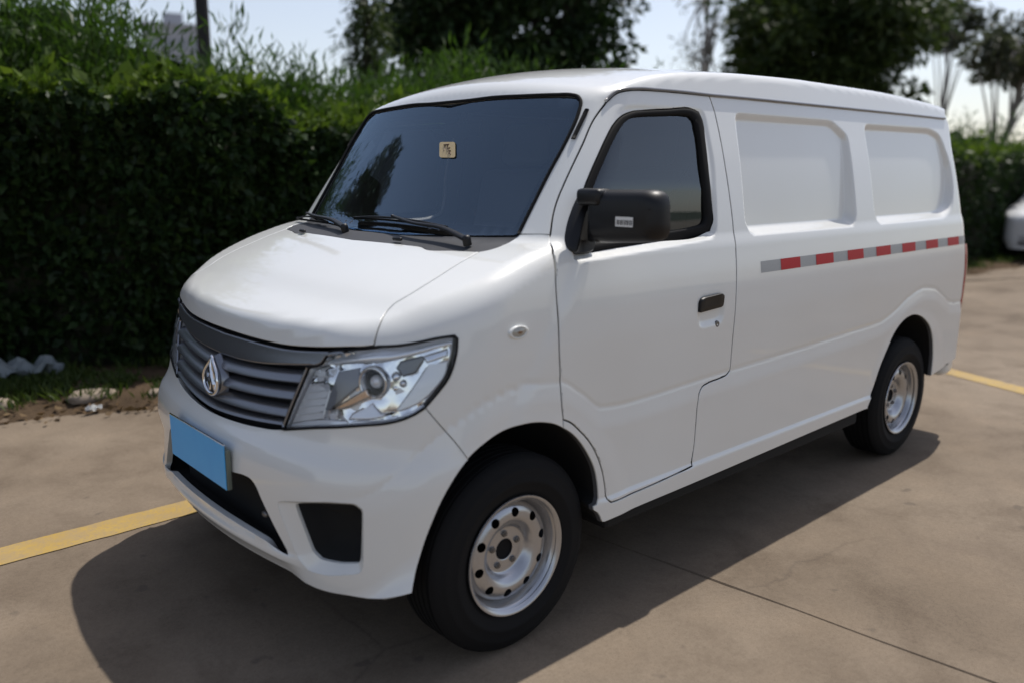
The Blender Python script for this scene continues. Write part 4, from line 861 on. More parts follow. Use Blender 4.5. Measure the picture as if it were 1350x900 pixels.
# --- mirrors
def rrect(y0, y1, z0, z1, r, n=6):
    return round_poly([(y0, z0), (y1, z0), (y1, z1), (y0, z1)], r, n)
for par, s in ((van, 1), (van, -1)):
    f = np.array([1, s, 1])
    rings = []
    for x, dy, dz, r in ((.908, .034, .032, .03), (.912, .020, .019, .04), (.920, .009, .009, .05), (.934, .003, .003, .052), (.95, 0, 0, .05), (.972, .002, .002, .045), (.976, .008, .008, .04)):
        p = round_poly([(-1.082+dy, 1.283+dz), (-.838-dy*.3, 1.266+dz), (-.838-dy*.3, 1.425-dz), (-1.074+dy, 1.429-dz)], [r, .02, .02, r], 7)
        rings.append(np.stack([np.full(len(p), x) + (-.868-p[:, 0])*.10, p[:, 0], p[:, 1]], -1))
    m_ = len(rings[0]); V = np.concatenate(rings)*f
    F = [(r*m_+i, r*m_+(i+1) % m_, (r+1)*m_+(i+1) % m_, (r+1)*m_+i) for r in range(len(rings)-1) for i in range(m_)] + [tuple(range(m_))[::-1], tuple(range((len(rings)-1)*m_, len(rings)*m_))]
    mir = mesh_obj('side_mirror', V, F if s < 0 else [q[::-1] for q in F], BLACK, par)
    if s < 0: mir.matrix_world = Matrix.Translation((1.12, .845, -.03)) @ Matrix.Rotation(radians(-80), 4, 'Z') @ Matrix.Translation((-.97, -.85, 0))
    mir.data.set_sharp_from_angle(angle=radians(40))
    g = rrect(-1.068, -.885, 1.295, 1.415, .03); mesh_obj('mirror_glass', np.array([(.9775+(-.868-a)*.10, a, b) for a, b in g])*f, [tuple(range(len(g)))], CHROME, mir, smooth=False)
    bm = bmesh.new(); box(bm, (.9085, -1.055, 1.372), (.928, -.868, 1.378), .002, 1); box(bm, (.915, -.874, 1.27), (.97, -.825, 1.40), .012, 3); box(bm, (.90, -.885, 1.378), (.97, -.79, 1.428), .014, 3)
    for v in bm.verts: v.co.x += (-.868-v.co.y)*.10*(v.co.y < -.9); v.co.y *= s
    if s < 0: bmesh.ops.reverse_faces(bm, faces=bm.faces[:])
    if s > 0: bm_obj('mirror_arm', bm, BLACK, mir, angle=40)
    else: bm.free()
    mb = O('mirror_base'); tp = round_poly([(p[0], p[2]) for p in mb], .03, 3); tc = tp.mean(0); V = []
    for k, d in ((1, 0), (.98, .014), (.90, .022), (.5, .024)): V += [on(*(tc+(q-tc)*k), 0) + np.array([0, -d, 0]) for q in tp]
    m_ = len(tp); F = [(r*m_+i, r*m_+(i+1) % m_, (r+1)*m_+(i+1) % m_, (r+1)*m_+i) for r in range(3) for i in range(m_)] + [tuple(range(3*m_, 4*m_))]
    o = mesh_obj('mirror_base', np.array(V)*f, F if s < 0 else [q[::-1] for q in F], BLACK, mir if s > 0 else door2); o.data.set_sharp_from_angle(angle=radians(40))
    if s > 0:
        y0, z0 = -.972, 1.335; xx = lambda y: .9065+(-.868-y)*.10 - .0015
        mm = [WHITE, BLACKINK]; V = []; F = []; FM = []
        def quad(ya, yb, za, zb, dx, k):
            i = len(V); V.extend([(xx(ya)-dx, ya, za), (xx(yb)-dx, yb, za), (xx(yb)-dx, yb, zb), (xx(ya)-dx, ya, zb)]); F.append((i, i+1, i+2, i+3)); FM.append(k)
        quad(y0-.030, y0+.030, z0-.012, z0+.016, 0, 0)
        q = y0-.027
        for i, w in enumerate((.003,.0015,.002,.004,.0015,.003,.002,.0015,.004,.002,.003,.0015)):
            quad(q, q+w, z0-.007, z0+.007, .0006, 1); q += w + (.002, .0015, .003)[i % 3]
        mesh_obj('barcode_label', V, F, None, mir, smooth=False, mats=mm, face_mat=FM)

# --- wheels
TR = .307
def wheel_meshes():
    """meshes of one wheel about its own hub, outer face towards -y"""
    R_ = .187; out = []
    tyre = [(.172, .10), (.178, .115), (.20, .128), (.25, .133), (.285, .120), (.300, .100)]
    for y in (.088, .055, .022, -.011, -.044): tyre += [(.306, y), (.3065, y-.022), (.299, y-.0235), (.299, y-.0315)]
    tyre += [(.306, -.082), (.300, -.098), (.288, -.112), (.272, -.121), (.270, -.1235), (.262, -.125), (.236, -.1285), (.233, -.1305), (.226, -.1305), (.222, -.127), (.205, -.122), (.196, -.116), (.190, -.112), (.186, -.108), (.172, -.10)]
    tyre = [(r*TR/.3065, y*.75+.0) for r, y in tyre]
    V, F = lathe_y(tyre, 96); out.append(('tyre', V, F, RUBBER))
    rim = [(.170, .07), (.150, .06), (.150, -.01), (.156, -.04), (.164, -.052), (.166, -.068), (.170, -.076), (.178, -.080), (.1845, -.086), (.187, -.091), (.1855, -.0945), (.181, -.094), (.175, -.089), (.171, -.084)]
    V, F = lathe_y(rim, 80); out.append(('rim', V, F, SILVER))
    # pressed disc with ten round vents: one sector meshed with a real hole, repeated ten times
    prof = np.array([(.158, -.040), (.155, -.047), (.146, -.058), (.130, -.066), (.112, -.068), (.097, -.062), (.085, -.050), (.077, -.038), (.073, -.034), (.066, -.0335), (.045, -.034), (.033, -.034), (.0305, -.031), (.030, -.015)])
    s = np.r_[0, np.cumsum(np.hypot(*np.diff(prof, axis=0).T))]; S = np.linspace(0, s[-1], 33); sr = np.interp(S, s, prof[:, 0]); sy = np.interp(S, s, prof[:, 1])
    fr = lambda q: np.interp(q, s, prof[:, 0]); fy = lambda q: np.interp(q, s, prof[:, 1])
    a2 = pi/10; sh = float(np.interp(-.128, -prof[:, 0], s)); k = .12
    nb = len(S); na = 9
    bd = [(-a2*k, q) for q in S] + [(a, S[-1]) for a in np.linspace(-a2*k, a2*k, na)[1:-1]] + [(a2*k, q) for q in S[::-1]] + [(a, 0) for a in np.linspace(a2*k, -a2*k, na)[1:-1]]
    hole = [(.0146*cos(t)*k/.128, sh+.0146*sin(t)) for t in np.linspace(0, 2*pi, 20, endpoint=False)]
    gx, gy = np.meshgrid(np.linspace(-a2*k, a2*k, na)[1:-1], S[1:-1]); g = np.stack([gx.ravel(), gy.ravel()], -1)
    g = g[((g[:, 0]/k*.128)**2 + (g[:, 1]-sh)**2) > .0166**2]
    pts = bd + hole + [tuple(q) for q in g]; e_ = [(i, (i+1) % len(bd)) for i in range(len(bd))] + [(len(bd)+i, len(bd)+(i+1) % 20) for i in range(20)]
    v2, _, f2, *_ = delaunay_2d_cdt([Vector(p) for p in pts], e_, [], 0, 1e-7, False)
    q = np.array([tuple(v) for v in v2]); F1 = np.array([f for f in f2 if len(f) == 3], int); ct = q[F1].mean(1)
    F1 = F1[(poly_dist(ct[:, 0], ct[:, 1], np.array(hole)) > 0) & (poly_dist(ct[:, 0], ct[:, 1], np.array(bd)) < 0)]
    used = np.unique(F1); re = -np.ones(len(q), int); re[used] = np.arange(len(used)); q = q[used]; F1 = re[F1]
    VV, FF = [], []
    for i in range(10):
        th = q[:, 0]/k + i*pi/5 + .2; r = fr(q[:, 1]); VV.append(np.stack([r*np.cos(th), fy(q[:, 1]), r*np.sin(th)], -1)); FF.append(F1 + i*len(q))
    V = np.concatenate(VV); F = np.concatenate(FF)
    ds = 1e-4; t = np.stack([fr(np.tile(q[:, 1], 10)+ds)-fr(np.tile(q[:, 1], 10)-ds), fy(np.tile(q[:, 1], 10)+ds)-fy(np.tile(q[:, 1], 10)-ds)], -1); t /= np.linalg.norm(t, axis=1, keepdims=True)+1e-12
    th = np.concatenate([q[:, 0]/k + i*pi/5 + .2 for i in range(10)]); nr, ny = -t[:, 1], t[:, 0]; sg = np.where(ny > 0, -1, 1)
    Nn = np.stack([nr*sg*np.cos(th), ny*sg, nr*sg*np.sin(th)], -1)
    a = np.cross(V[F[:, 1]]-V[F[:, 0]], V[F[:, 2]]-V[F[:, 0]]); fl = (a*Nn[F].mean(1)).sum(1) < 0; F[fl] = F[fl][:, ::-1]
    bm = bmesh.new(); vsb = [bm.verts.new(p) for p in V]
    for f_ in F: bm.faces.new([vsb[i] for i in f_])
    bmesh.ops.remove_doubles(bm, verts=bm.verts, dist=2e-5)
    me = bpy.data.meshes.new('wheel_disc'); bmesh.ops.recalc_face_normals(bm, faces=bm.faces[:]); bm.to_mesh(me); bm.free(); me.materials.append(SILVER)
    me.polygons.foreach_set('use_smooth', np.ones(len(me.polygons), bool)); me.set_sharp_from_angle(angle=radians(50)); out.append(('wheel_disc', me))
    V, F = lathe_y([(0, -.026), (.02, -.026), (.0275, -.028), (.0315, -.0345), (.0315, 0)], 32); out.append(('hub', V, F, RUBBER))
    V, F = lathe_y([(0, .0), (.15, .0), (.152, .03)], 40); out.append(('brake_drum', V, F, DARK))
    V, F = [], []
    for r_, y_ in ((.0105, -.030), (.0105, -.0385), (.009, -.041), (.005, -.0415), (.005, -.0445), (.0, -.045)):
        V += [(r_*cos(2*pi*i/6), y_, r_*sin(2*pi*i/6)) for i in range(6)]
    F = [(r*6+i, (r+1)*6+i, (r+1)*6+(i+1) % 6, r*6+(i+1) % 6) for r in range(5) for i in range(6)]
    out.append(('wheel_nut', V, F, NUT)); return out
WM = wheel_meshes(); proto = {}
def add_wheel(x, s):
    w = part('wheel', van, loc=(x, s*.749, AXLE_Z)); w.rotation_euler = (0, 0, 0 if s < 0 else pi)
    for rec in WM:
        nm = rec[0]
        if nm not in proto:
            if len(rec) == 2: me = rec[1]
            else:
                o = mesh_obj(nm, rec[1], rec[2], rec[3]); me = o.data; bpy.data.objects.remove(o)
                b_ = bmesh.new(); b_.from_mesh(me); bmesh.ops.recalc_face_normals(b_, faces=b_.faces[:]); b_.to_mesh(me); b_.free(); me.set_sharp_from_angle(angle=radians(38))
            proto[nm] = me
        for i in range(5 if nm == 'wheel_nut' else 1):
            o = link(bpy.data.objects.new(nm, proto[nm]), w)
            if nm == 'wheel_nut': a = 2*pi*i/5 + .35; o.location = (.052*cos(a), 0, .052*sin(a))
for x in (FRONT_AXLE, REAR_AXLE):
    for s in (-1, 1): add_wheel(x, s)

# --- wheel housings and underbody
for arch, nm in ((FA, 'f'), (RA, 'r')):
    l = spline(arch if nm == 'f' else arch[::-1])
    if nm == 'f': l = np.concatenate([spline(O('bumper_arch')[::-1]), l[1:]])
    c_ = np.array([l[:, 0].mean(), 0, .38])
    for s in (1, -1):
        f = np.array([1, s, 1]); rows = [l*MY*0 + l + np.array([0, .004, 0]), c_*np.array([1,0,1]) + (l-c_*np.array([1,0,1]))*np.array([1.0, 1, 1.0]) + np.array([0, .020, 0]),
                c_*np.array([1,0,1]) + (l-c_*np.array([1,0,1]))*np.array([1.05, 0, 1.04]) + np.array([0, -.80, 0]), c_*np.array([1,0,1]) + (l-c_*np.array([1,0,1]))*np.array([1.05, 0, 1.04]) + np.array([0, -.42, 0]), c_*np.array([1,0,1]) + (l-c_*np.array([1,0,1]))*np.array([.05, 0, .05]) + np.array([0, -.42, 0])]
        n_ = len(l)
        V = np.concatenate(rows[:2])*f; F = [(i, i+1, n_+i+1, n_+i) for i in range(n_-1)]; mesh_obj('arch_lip', V, F, PAINT, fender if (nm == 'f' and s > 0) else fender2 if nm == 'f' else flank if s > 0 else flank2)
        V = np.concatenate(rows[1:])*f; F = [(r*n_+i, r*n_+i+1, (r+1)*n_+i+1, (r+1)*n_+i) for r in range(3) for i in range(n_-1)]; mesh_obj('wheel_housing', V, F, DARK, van)
bm = bmesh.new()
box(bm, (.16, -.42, .362), (.45, .42, .372), .004); box(bm, (.24, -.60, .362), (.45, .60, .371), .004)
box(bm, (1.05, -.80, .34), (2.80, .80, .44), .02); box(bm, (.12, -.40, .30), (1.0, .40, .55), .03); box(bm, (2.75, -.40, .36), (3.86, .40, .58), .03)
box(bm, (3.58, -.84, .43), (3.90, .84, .52), .02); box(bm, (1.02, -.845, .318), (2.80, .845, .40), .015)  # boxes added to fill the shadow at the rear and below the sills
for x in (FRONT_AXLE, REAR_AXLE): bmesh.ops.create_cone(bm, cap_ends=True, segments=16, radius1=.045, radius2=.045, depth=1.40, matrix=Matrix.Translation((x, 0, AXLE_Z)) @ Matrix.Rotation(pi/2, 4, 'X'))
box(bm, (1.5, -.35, .24), (3.4, -.25, .34), .02); box(bm, (1.5, .25, .24), (3.4, .35, .34), .02)
bm_obj('underbody', bm, DARK, van)
bm = bmesh.new(); box(bm, (3.53, -.83, .44), (3.545, -.68, .50), .004); box(bm, (3.53, .68, .44), (3.545, .83, .50), .004); bm_obj('mud_flap', bm, RUBBER, van)

# --- cab interior
bm = bmesh.new()
prof = [(.80, 1.20), (.82, 1.235), (.90, 1.252), (1.04, 1.24), (1.12, 1.20), (1.14, 1.12), (1.10, .95), (1.02, .8), (.80, .8)]
vs0 = []
for y in (-.60, .60): vs0.append([bm.verts.new((x, y, z)) for x, z in prof])
for i in range(len(prof)): j = (i+1) % len(prof); bm.faces.new((vs0[0][i], vs0[0][j], vs0[1][j], vs0[1][i]))
bm.faces.new(vs0[0][::-1]); bm.faces.new(vs0[1]); bmesh.ops.recalc_face_normals(bm, faces=bm.faces[:])
bmesh.ops.bevel(bm, geom=[e for e in bm.edges if abs(e.verts[0].co.y-e.verts[1].co.y) > .5], offset=.02, segments=3, affect='EDGES')
dash = bm_obj('dashboard', bm, CABIN, van, angle=40)
bm = bmesh.new(); box(bm, (.94, -.50, 1.22), (1.12, -.22, 1.30), .05, 4); bm_obj('instrument_hood', bm, CABIN, dash, angle=50)
V, F = lathe_y([(.19+.013*cos(t), .013*sin(t)) for t in np.linspace(0, 2*pi, 11)], 48); o = mesh_obj('steering_wheel', V, F, BLACK, van); M_ = Matrix.Translation((1.22, -.36, 1.16)) @ Matrix.Rotation(radians(-62), 4, 'Y') @ Matrix.Rotation(pi/2, 4, 'X'); o.matrix_world = M_
bm = bmesh.new(); box(bm, (-.05, -.02, -.05), (.05, .02, .05), .015, 3)
for a in (0.2, pi-.2, -pi/2): box(bm, (0, -.008, -.012), (.185, .008, .012), .004, 1, Matrix.Rotation(a, 4, 'Y'))
h = bm_obj('wheel_boss', bm, BLACK, o, angle=50)
for y in (-.36, .36):
    st_ = part('seat', van)
    bm = bmesh.new(); box(bm, (1.15, y-.24, .80), (1.62, y+.24, .96), .05, 4); bm_obj('seat_cushion', bm, SEATM, st_, angle=60)
    bm = bmesh.new(); M_ = Matrix.Translation((1.60, y, .92)) @ Matrix.Rotation(radians(14), 4, 'Y'); box(bm, (-.06, -.23, 0), (.07, .23, .58), .055, 4, M_); bm_obj('seat_back', bm, SEATM, st_, angle=60)
    bm = bmesh.new(); M_ = Matrix.Translation((1.755, y, 1.50)) @ Matrix.Rotation(radians(10), 4, 'Y'); box(bm, (-.045, -.13, .0), (.045, .13, .19), .04, 4, M_); bm_obj('headrest', bm, SEATLIGHT, st_, angle=60)
    if y < 0: tube('seat_belt', spline([(1.66, -.665, 1.52), (1.62, -.60, 1.40), (1.48, -.40, 1.16), (1.42, -.22, .97)], .03), .02, RUBBER, st_, 6, flat=.12)
bm = bmesh.new(); box(bm, (1.92, -.62, .46), (1.95, .62, 1.70), 0); bm_obj('bulkhead', bm, CABIN, van)
bm = bmesh.new(); box(bm, (.98, -.79, .445), (1.94, .79, .47), 0); bm_obj('cab_floor', bm, CABIN, van)
V, F, N_ = cut(mirrored(np.array([[1.1, 0, 1.7], [1.13, -.55, 1.7], [1.9, -.55, 1.7], [1.9, 0, 1.7]])), DOME, h=.1, wall=False, off=-.035); mesh_obj('roof_lining', V, F, CABIN, van)
# inner mirror on the header
bm = bmesh.new(); box(bm, (1.10, -.11, 1.60), (1.12, .11, 1.66), .01, 2); box(bm, (1.09, -.012, 1.64), (1.115, .012, 1.74), .005, 1); bm_obj('rear_view_mirror', bm, BLACK, van, angle=50)
# ------------------------------------------------------------------ ground
rng = np.random.default_rng(7)
GZ = .047                                                  # level of the concrete
def structure(o, kind='structure'): o['kind'] = kind; return o
def concrete(name, joint=False):
    m = mat(name, (.25,.2,.15), .88, 0, 0, .25); N = Nodes(m); v = N.coord()
    big = N.noise(v, .55, 4, .6, .4); mid = N.noise(v, 2.6, 6, .65, .3); fine = N.noise(v, 70, 3, .6); grit = N.noise(v, 260, 2, .6)
    c = N.ramp(big, [(.30, (.140,.109,.078)), (.5, (.194,.154,.114)), (.72, (.248,.202,.153))])
    c = N.mix(.75, c, N.ramp(mid, [(.26, (.55,.51,.47)), (.5, (.98,.97,.95)), (.76, (1.22,1.19,1.14))]), 'MULTIPLY')
    c = N.mix(.32, c, N.ramp(fine, [(.3, (.72,.70,.68)), (.65, (1.12,1.12,1.12))]), 'MULTIPLY')
    c = N.mix(.38, c, N.ramp(grit, [(.33, (.50,.48,.46)), (.48, (1,1,1)), (.66, (1.02,1.02,1.02)), (.8, (1.4,1.38,1.34))]), 'MULTIPLY')
    st = N.noise(N.coord((1, .55, 1)), 1.1, 5, .7, 1.2)
    c = N.mix(N.ramp(st, [(.60, G3(0)), (.76, G3(.42))]), c, (.125,.095,.072))
    vo = N.add('ShaderNodeTexVoronoi', feature='DISTANCE_TO_EDGE'); vo.inputs['Scale'].default_value = .62; N.l.new(N.mix(.10, v, N.noise(v, 3.5, 4)), vo.inputs['Vector'])
    cm = N.mix(1., N.ramp(vo.outputs[0], [(.0, G3(.35)), (.005, G3(0))]), N.ramp(N.noise(v, .8, 3), [(.50, G3(0)), (.62, G3(1))]), 'MULTIPLY'); c = N.mix(cm, c, (.07,.055,.042))
    spots = N.noise(v, 9.0, 2, .5, .1); c = N.mix(N.ramp(spots, [(.70, G3(0)), (.76, G3(.5))]), c, (.09,.072,.058))
    N.base(c); N.bump(N.mix(.5, fine, grit), .35, .004); return m
CONC = concrete('sunbaked_concrete')
EARTH = mat('earth', (.10,.07,.045), .95, spec=.1); N = Nodes(EARTH)
N.base(N.mix(N.noise(N.coord(), 30, 4), N.ramp(N.noise(N.coord(), 3, 6), [(.3, (.06,.042,.026)), (.55, (.12,.083,.052)), (.8, (.19,.145,.10))]), (.08,.055,.035)))
N.bump(N.noise(N.coord(), 24, 6, .7), .8, .03)
structure(mesh_obj('ground', [(-600,-600,GZ-.04), (600,-600,GZ-.04), (600,600,GZ-.04), (-600,600,GZ-.04)], [(0,1,2,3)], mat('distant_ground', (.20,.165,.12), .95), smooth=False))
# concrete laid in big slabs, joints open a centimetre
EDGE = np.array([(-30, 4.3), (-3, 3.3), (-.9, 3.05), (-.06, 2.82), (.3, 2.66), (.65, 2.48), (1.4, 2.4), (4, 2.25), (8, 2.0), (12.4, 1.74), (22, 1.2), (45, 0.2)])
pave = structure(mesh_obj('pavement', [(-30,-40,GZ-.02), (45,-40,GZ-.02), (45,4,GZ-.02), (-30,4,GZ-.02)], [(0,1,2,3)], mat('joint_grit', (.035,.028,.022), .95), smooth=False))
rot = radians(6.0); ca, sa = cos(rot), sin(rot); piv = np.array([1.445, -.95])
def tow(u, v): return (piv[0] + u*ca - v*sa, piv[1] + u*sa + v*ca)
sw, sl, gp = 9.2, 6.6, .012
for i in range(-2, 4):
    for j in range(-4, 1):
        bm = bmesh.new(); u0, u1, v0, v1 = i*sw+gp/2, (i+1)*sw-gp/2, j*sl-1.62+gp/2, (j+1)*sl-1.62-gp/2
        n = 26; pts = []
        for (a, b) in (((u0, v0), (u1, v0)), ((u1, v0), (u1, v1)), ((u1, v1), (u0, v1)), ((u0, v1), (u0, v0))):
            for k in range(n):
                t = k/n; p = [a[0]+(b[0]-a[0])*t, a[1]+(b[1]-a[1])*t]
                if k: p[0] += rng.normal(0, .0022); p[1] += rng.normal(0, .0022)
                x, y = tow(*p)
                if j == 0: y = min(y, float(np.interp(x, EDGE[:, 0], EDGE[:, 1])) + .05*sin(x*5.1) + .03*sin(x*13.7))
                pts.append((x, y))
        dz = rng.normal(0, .0008)
        top = [bm.verts.new((x, y, GZ+dz)) for x, y in pts]; f = bm.faces.new(top)
        cx = sum(p[0] for p in pts)/len(pts); cy = sum(p[1] for p in pts)/len(pts)
        lo = []
        for x, y in pts:
            d = math.hypot(x-cx, y-cy); k = 1+.005/d; lo.append(bm.verts.new((cx+(x-cx)*k, cy+(y-cy)*k, GZ-.006+dz)))
        lo2 = [bm.verts.new((v.co.x, v.co.y, GZ-.022)) for v in lo]; m_ = len(top)
        for k in range(m_): bm.faces.new((top[k], lo[k], lo[(k+1) % m_], top[(k+1) % m_])); bm.faces.new((lo[k], lo2[k], lo2[(k+1) % m_], lo[(k+1) % m_]))
        bmesh.ops.recalc_face_normals(bm, faces=bm.faces[:]); bm_obj('concrete_slab', bm, CONC, pave)
# painted bay lines
YELLOW = mat('yellow_road_paint', (.48,.32,.05), .7, spec=.3); N = Nodes(YELLOW); v_ = N.coord()
wear = N.ramp(N.noise(v_, 16, 6, .7), [(.36, G3(0)), (.62, G3(.8))]); worn2 = N.ramp(N.noise(v_, 110, 3, .6), [(.5, G3(0)), (.72, G3(.8))])
N.base(N.mix(worn2, N.mix(wear, N.ramp(N.noise(v_, 2.2, 4), [(.35, (.40,.26,.055)), (.7, (.46,.32,.09))]), (.33,.24,.12)), (.27,.205,.14)))
def line(a, b, w):
    a, b = np.array(a), np.array(b); t = (b-a)/np.linalg.norm(b-a); nrm = np.array([-t[1], t[0]]); n = max(2, int(np.linalg.norm(b-a)/.06)); V = []
    for i in range(n+1):
        p = a+(b-a)*i/n
        for s in (1, -1): q = p + nrm*s*(w/2 + rng.normal(0, .0025)); V.append((q[0], q[1], GZ+.004))
    structure(mesh_obj('parking_line', V, [(2*i, 2*i+1, 2*i+3, 2*i+2) for i in range(n)], YELLOW, smooth=False))
line((-6, .90), (5.85, .885), .165); line((5.80, .74), (4.62, -2.55), .17); line((-6, -4.6), (5.2, -4.62), .165)

# verge of earth under the hedge
xs = np.linspace(-16, 30, 190); V = []; rows = 16
for i, x in enumerate(xs):
    y0 = float(np.interp(x, EDGE[:, 0], EDGE[:, 1])) - .22; y1 = y0 + 5.5
    for k in range(rows):
        t = (k/(rows-1))**1.6; y = y0+(y1-y0)*t
        z = GZ - .015 + .055*sstep(.15, .6, y-y0) + (.018*sin(x*7.3+y*3)+.014*sin(x*17+y*11))*sstep(.1, .4, y-y0)
        V.append((x, y, float(z)))
F = [(i*rows+k, (i+1)*rows+k, (i+1)*rows+k+1, i*rows+k+1) for i in range(len(xs)-1) for k in range(rows-1)]
structure(mesh_obj('verge', V, F, EARTH))

# ------------------------------------------------------------------ foliage
def leaf_material(name, dark, light, trans=.35, rough=.5):
    m = mat(name, dark, rough, spec=.25); N = Nodes(m)
    at = N.add('ShaderNodeAttribute'); at.attribute_name = 'tint'
    c = N.ramp(at.outputs['Fac'], [(0, dark), (.6, tuple(.5*(a+b) for a, b in zip(dark, light))), (1, light)])
    N.base(c); tr = N.add('ShaderNodeBsdfTranslucent'); N.l.new(N.mix(1., c, (1.15,1.25,.6), 'MULTIPLY'), tr.inputs[0])
    mx = N.add('ShaderNodeMixShader'); mx.inputs[0].default_value = trans; N.l.new(N.b.outputs[0], mx.inputs[1]); N.l.new(tr.outputs[0], mx.inputs[2]); N.l.new(mx.outputs[0], N.out.inputs[0])
    return m
def leaves(name, P, D, size, width, m, parent=None, tint=None, r=None):
    """one small folded leaf per point P, pointing along D"""
    r = r or rng; n = len(P); D = D/(np.linalg.norm(D, axis=1, keepdims=True)+1e-9)
    R = r.normal(size=(n, 3)); A = np.cross(D, R); A /= np.linalg.norm(A, axis=1, keepdims=True)+1e-9; B = np.cross(A, D)
    s = (size*(.65+.7*r.random(n)))[:, None]; w = s*width
    V = np.empty((n, 4, 3)); V[:, 0] = P; V[:, 1] = P + D*s*.45 + A*w*.5 + B*s*.06; V[:, 2] = P + D*s - B*s*.10; V[:, 3] = P + D*s*.45 - A*w*.5 + B*s*.06
    F = np.arange(4*n).reshape(n, 4); o = mesh_obj(name, V.reshape(-1, 3), F, m, parent, smooth=False)
    a = o.data.attributes.new('tint', 'FLOAT', 'FACE'); a.data.foreach_set('value', np.clip(r.random(n)*.75 + (0 if tint is None else tint), 0, 1).astype(np.float32))
    return o
def unit(n, r=None): d = (r or rng).normal(size=(n, 3)); return d/np.linalg.norm(d, axis=1, keepdims=True)
HEDGE_SHADED = leaf_material('hedge_leaf_shaded', (.013,.028,.009), (.040,.078,.018), .25)  # wall leaves, their colour darkened for the shade
HEDGE_SUNLIT = leaf_material('hedge_leaf_sunlit', (.045,.085,.014), (.14,.20,.035), .35)  # same leaf, colour lightened as sunlit along the top
REED_LEAF = leaf_material('reed_leaf', (.030,.065,.012), (.085,.150,.030), .4)
TREE_LEAF = leaf_material('dark_tree_leaf', (.012,.026,.010), (.040,.072,.022), .22)
TREE_LEAF2 = leaf_material('olive_tree_leaf', (.020,.036,.012), (.070,.100,.030), .3)
GREY_LEAF = leaf_material('haze_grey_leaf', (.040,.048,.036), (.095,.105,.075), .3)  # grey of distant haze put into the leaf colour
BARK = mat('bark', (.055,.042,.032), .9); N = Nodes(BARK); N.base(N.ramp(N.noise(N.coord((1,1,.2)), 14, 5), [(.3, (.03,.022,.017)), (.7, (.095,.075,.058))])); N.bump(N.noise(N.coord((1,1,.2)), 22, 5), .8, .03)
PALEBARK = mat('pale_bark', (.22,.21,.20), .9)
HEDGE_CORE = mat('hedge_core_dark', (.022,.024,.012), .95)

HL_ = np.array([(-16, 5.2), (-4, 4.3), (-1, 4.0), (.3, 3.85), (1.0, 3.55), (2, 3.3), (4, 3.05), (8, 2.75), (14, 2.38), (20, 2.0), (30, 1.5)])
def hy(x): return np.interp(x, HL_[:, 0], HL_[:, 1])
def lump(x, z): return .09*np.sin(x*2.1+z*1.3) + .06*np.sin(x*5.3-z*2.7+1) + .04*np.sin(x*9.7+z*6.1)
hedge = thing('clipped_hedge', 'dense hedge with shaded wall and sunlit top in separate greens, running behind the van', 'hedge', (0, 3.9, GZ))
hedge_off = np.array([0, 3.9, GZ])
def in_hedge(n, x0, x1, r, top=False):
    x = r.uniform(x0, x1, n)
    ztop = 1.92 + .10*np.sin(x*1.7) + .07*np.sin(x*4.3+1) + .05*np.sin(x*11) - .012*np.maximum(x-2, 0)
    if top: z = ztop - .10 + np.abs(r.normal(0, .10, n)); y = hy(x) + r.uniform(-.05, .85, n) + lump(x, z)
    else: z = r.uniform(.05, 1, n)**.85*ztop; y = hy(x) + lump(x, z)*1.1 + r.exponential(.07, n) - .10*sstep(1.2, 1.8, z)
    return np.stack([x, y, z+GZ*0], -1)
P = np.concatenate([in_hedge(26000, -2.2, 3.4, rng), in_hedge(14000, 3.4, 12, rng), in_hedge(9000, 11, 22, rng), in_hedge(4000, -12, -2.2, rng)])
D = unit(len(P)) + np.array([0, -.75, -.45]); leaves('leaf_wall', P-hedge_off, D, .085, .55, HEDGE_SHADED, hedge)['kind'] = 'stuff'
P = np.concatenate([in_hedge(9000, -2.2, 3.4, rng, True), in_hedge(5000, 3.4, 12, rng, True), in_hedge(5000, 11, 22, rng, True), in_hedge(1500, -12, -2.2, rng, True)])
D = unit(len(P))*.8 + np.array([0, -.3, .5]); leaves('leafy_top', P-hedge_off, D, .10, .5, HEDGE_SUNLIT, hedge, .1)['kind'] = 'stuff'
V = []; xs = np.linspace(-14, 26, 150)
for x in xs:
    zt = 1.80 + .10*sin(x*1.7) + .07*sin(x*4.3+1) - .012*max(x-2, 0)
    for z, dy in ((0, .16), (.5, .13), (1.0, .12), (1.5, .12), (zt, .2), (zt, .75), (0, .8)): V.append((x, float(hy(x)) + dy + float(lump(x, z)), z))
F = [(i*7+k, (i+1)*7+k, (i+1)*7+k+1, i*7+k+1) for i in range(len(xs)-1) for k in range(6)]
mesh_obj('light_block_core', np.array(V)-hedge_off, F, HEDGE_CORE, hedge, smooth=False)  # dark core added to stop light leaking through the leaves

INNER = mat('inner_foliage_green', (.028,.052,.014), .95, spec=.1); N = Nodes(INNER); N.base(N.ramp(N.noise(N.coord((1,1,.35)), 26, 5), [(.3, (.010,.022,.006)), (.7, (.045,.080,.020))])); N.bump(N.noise(N.coord((1,1,.35)), 30, 5), 1., .05)
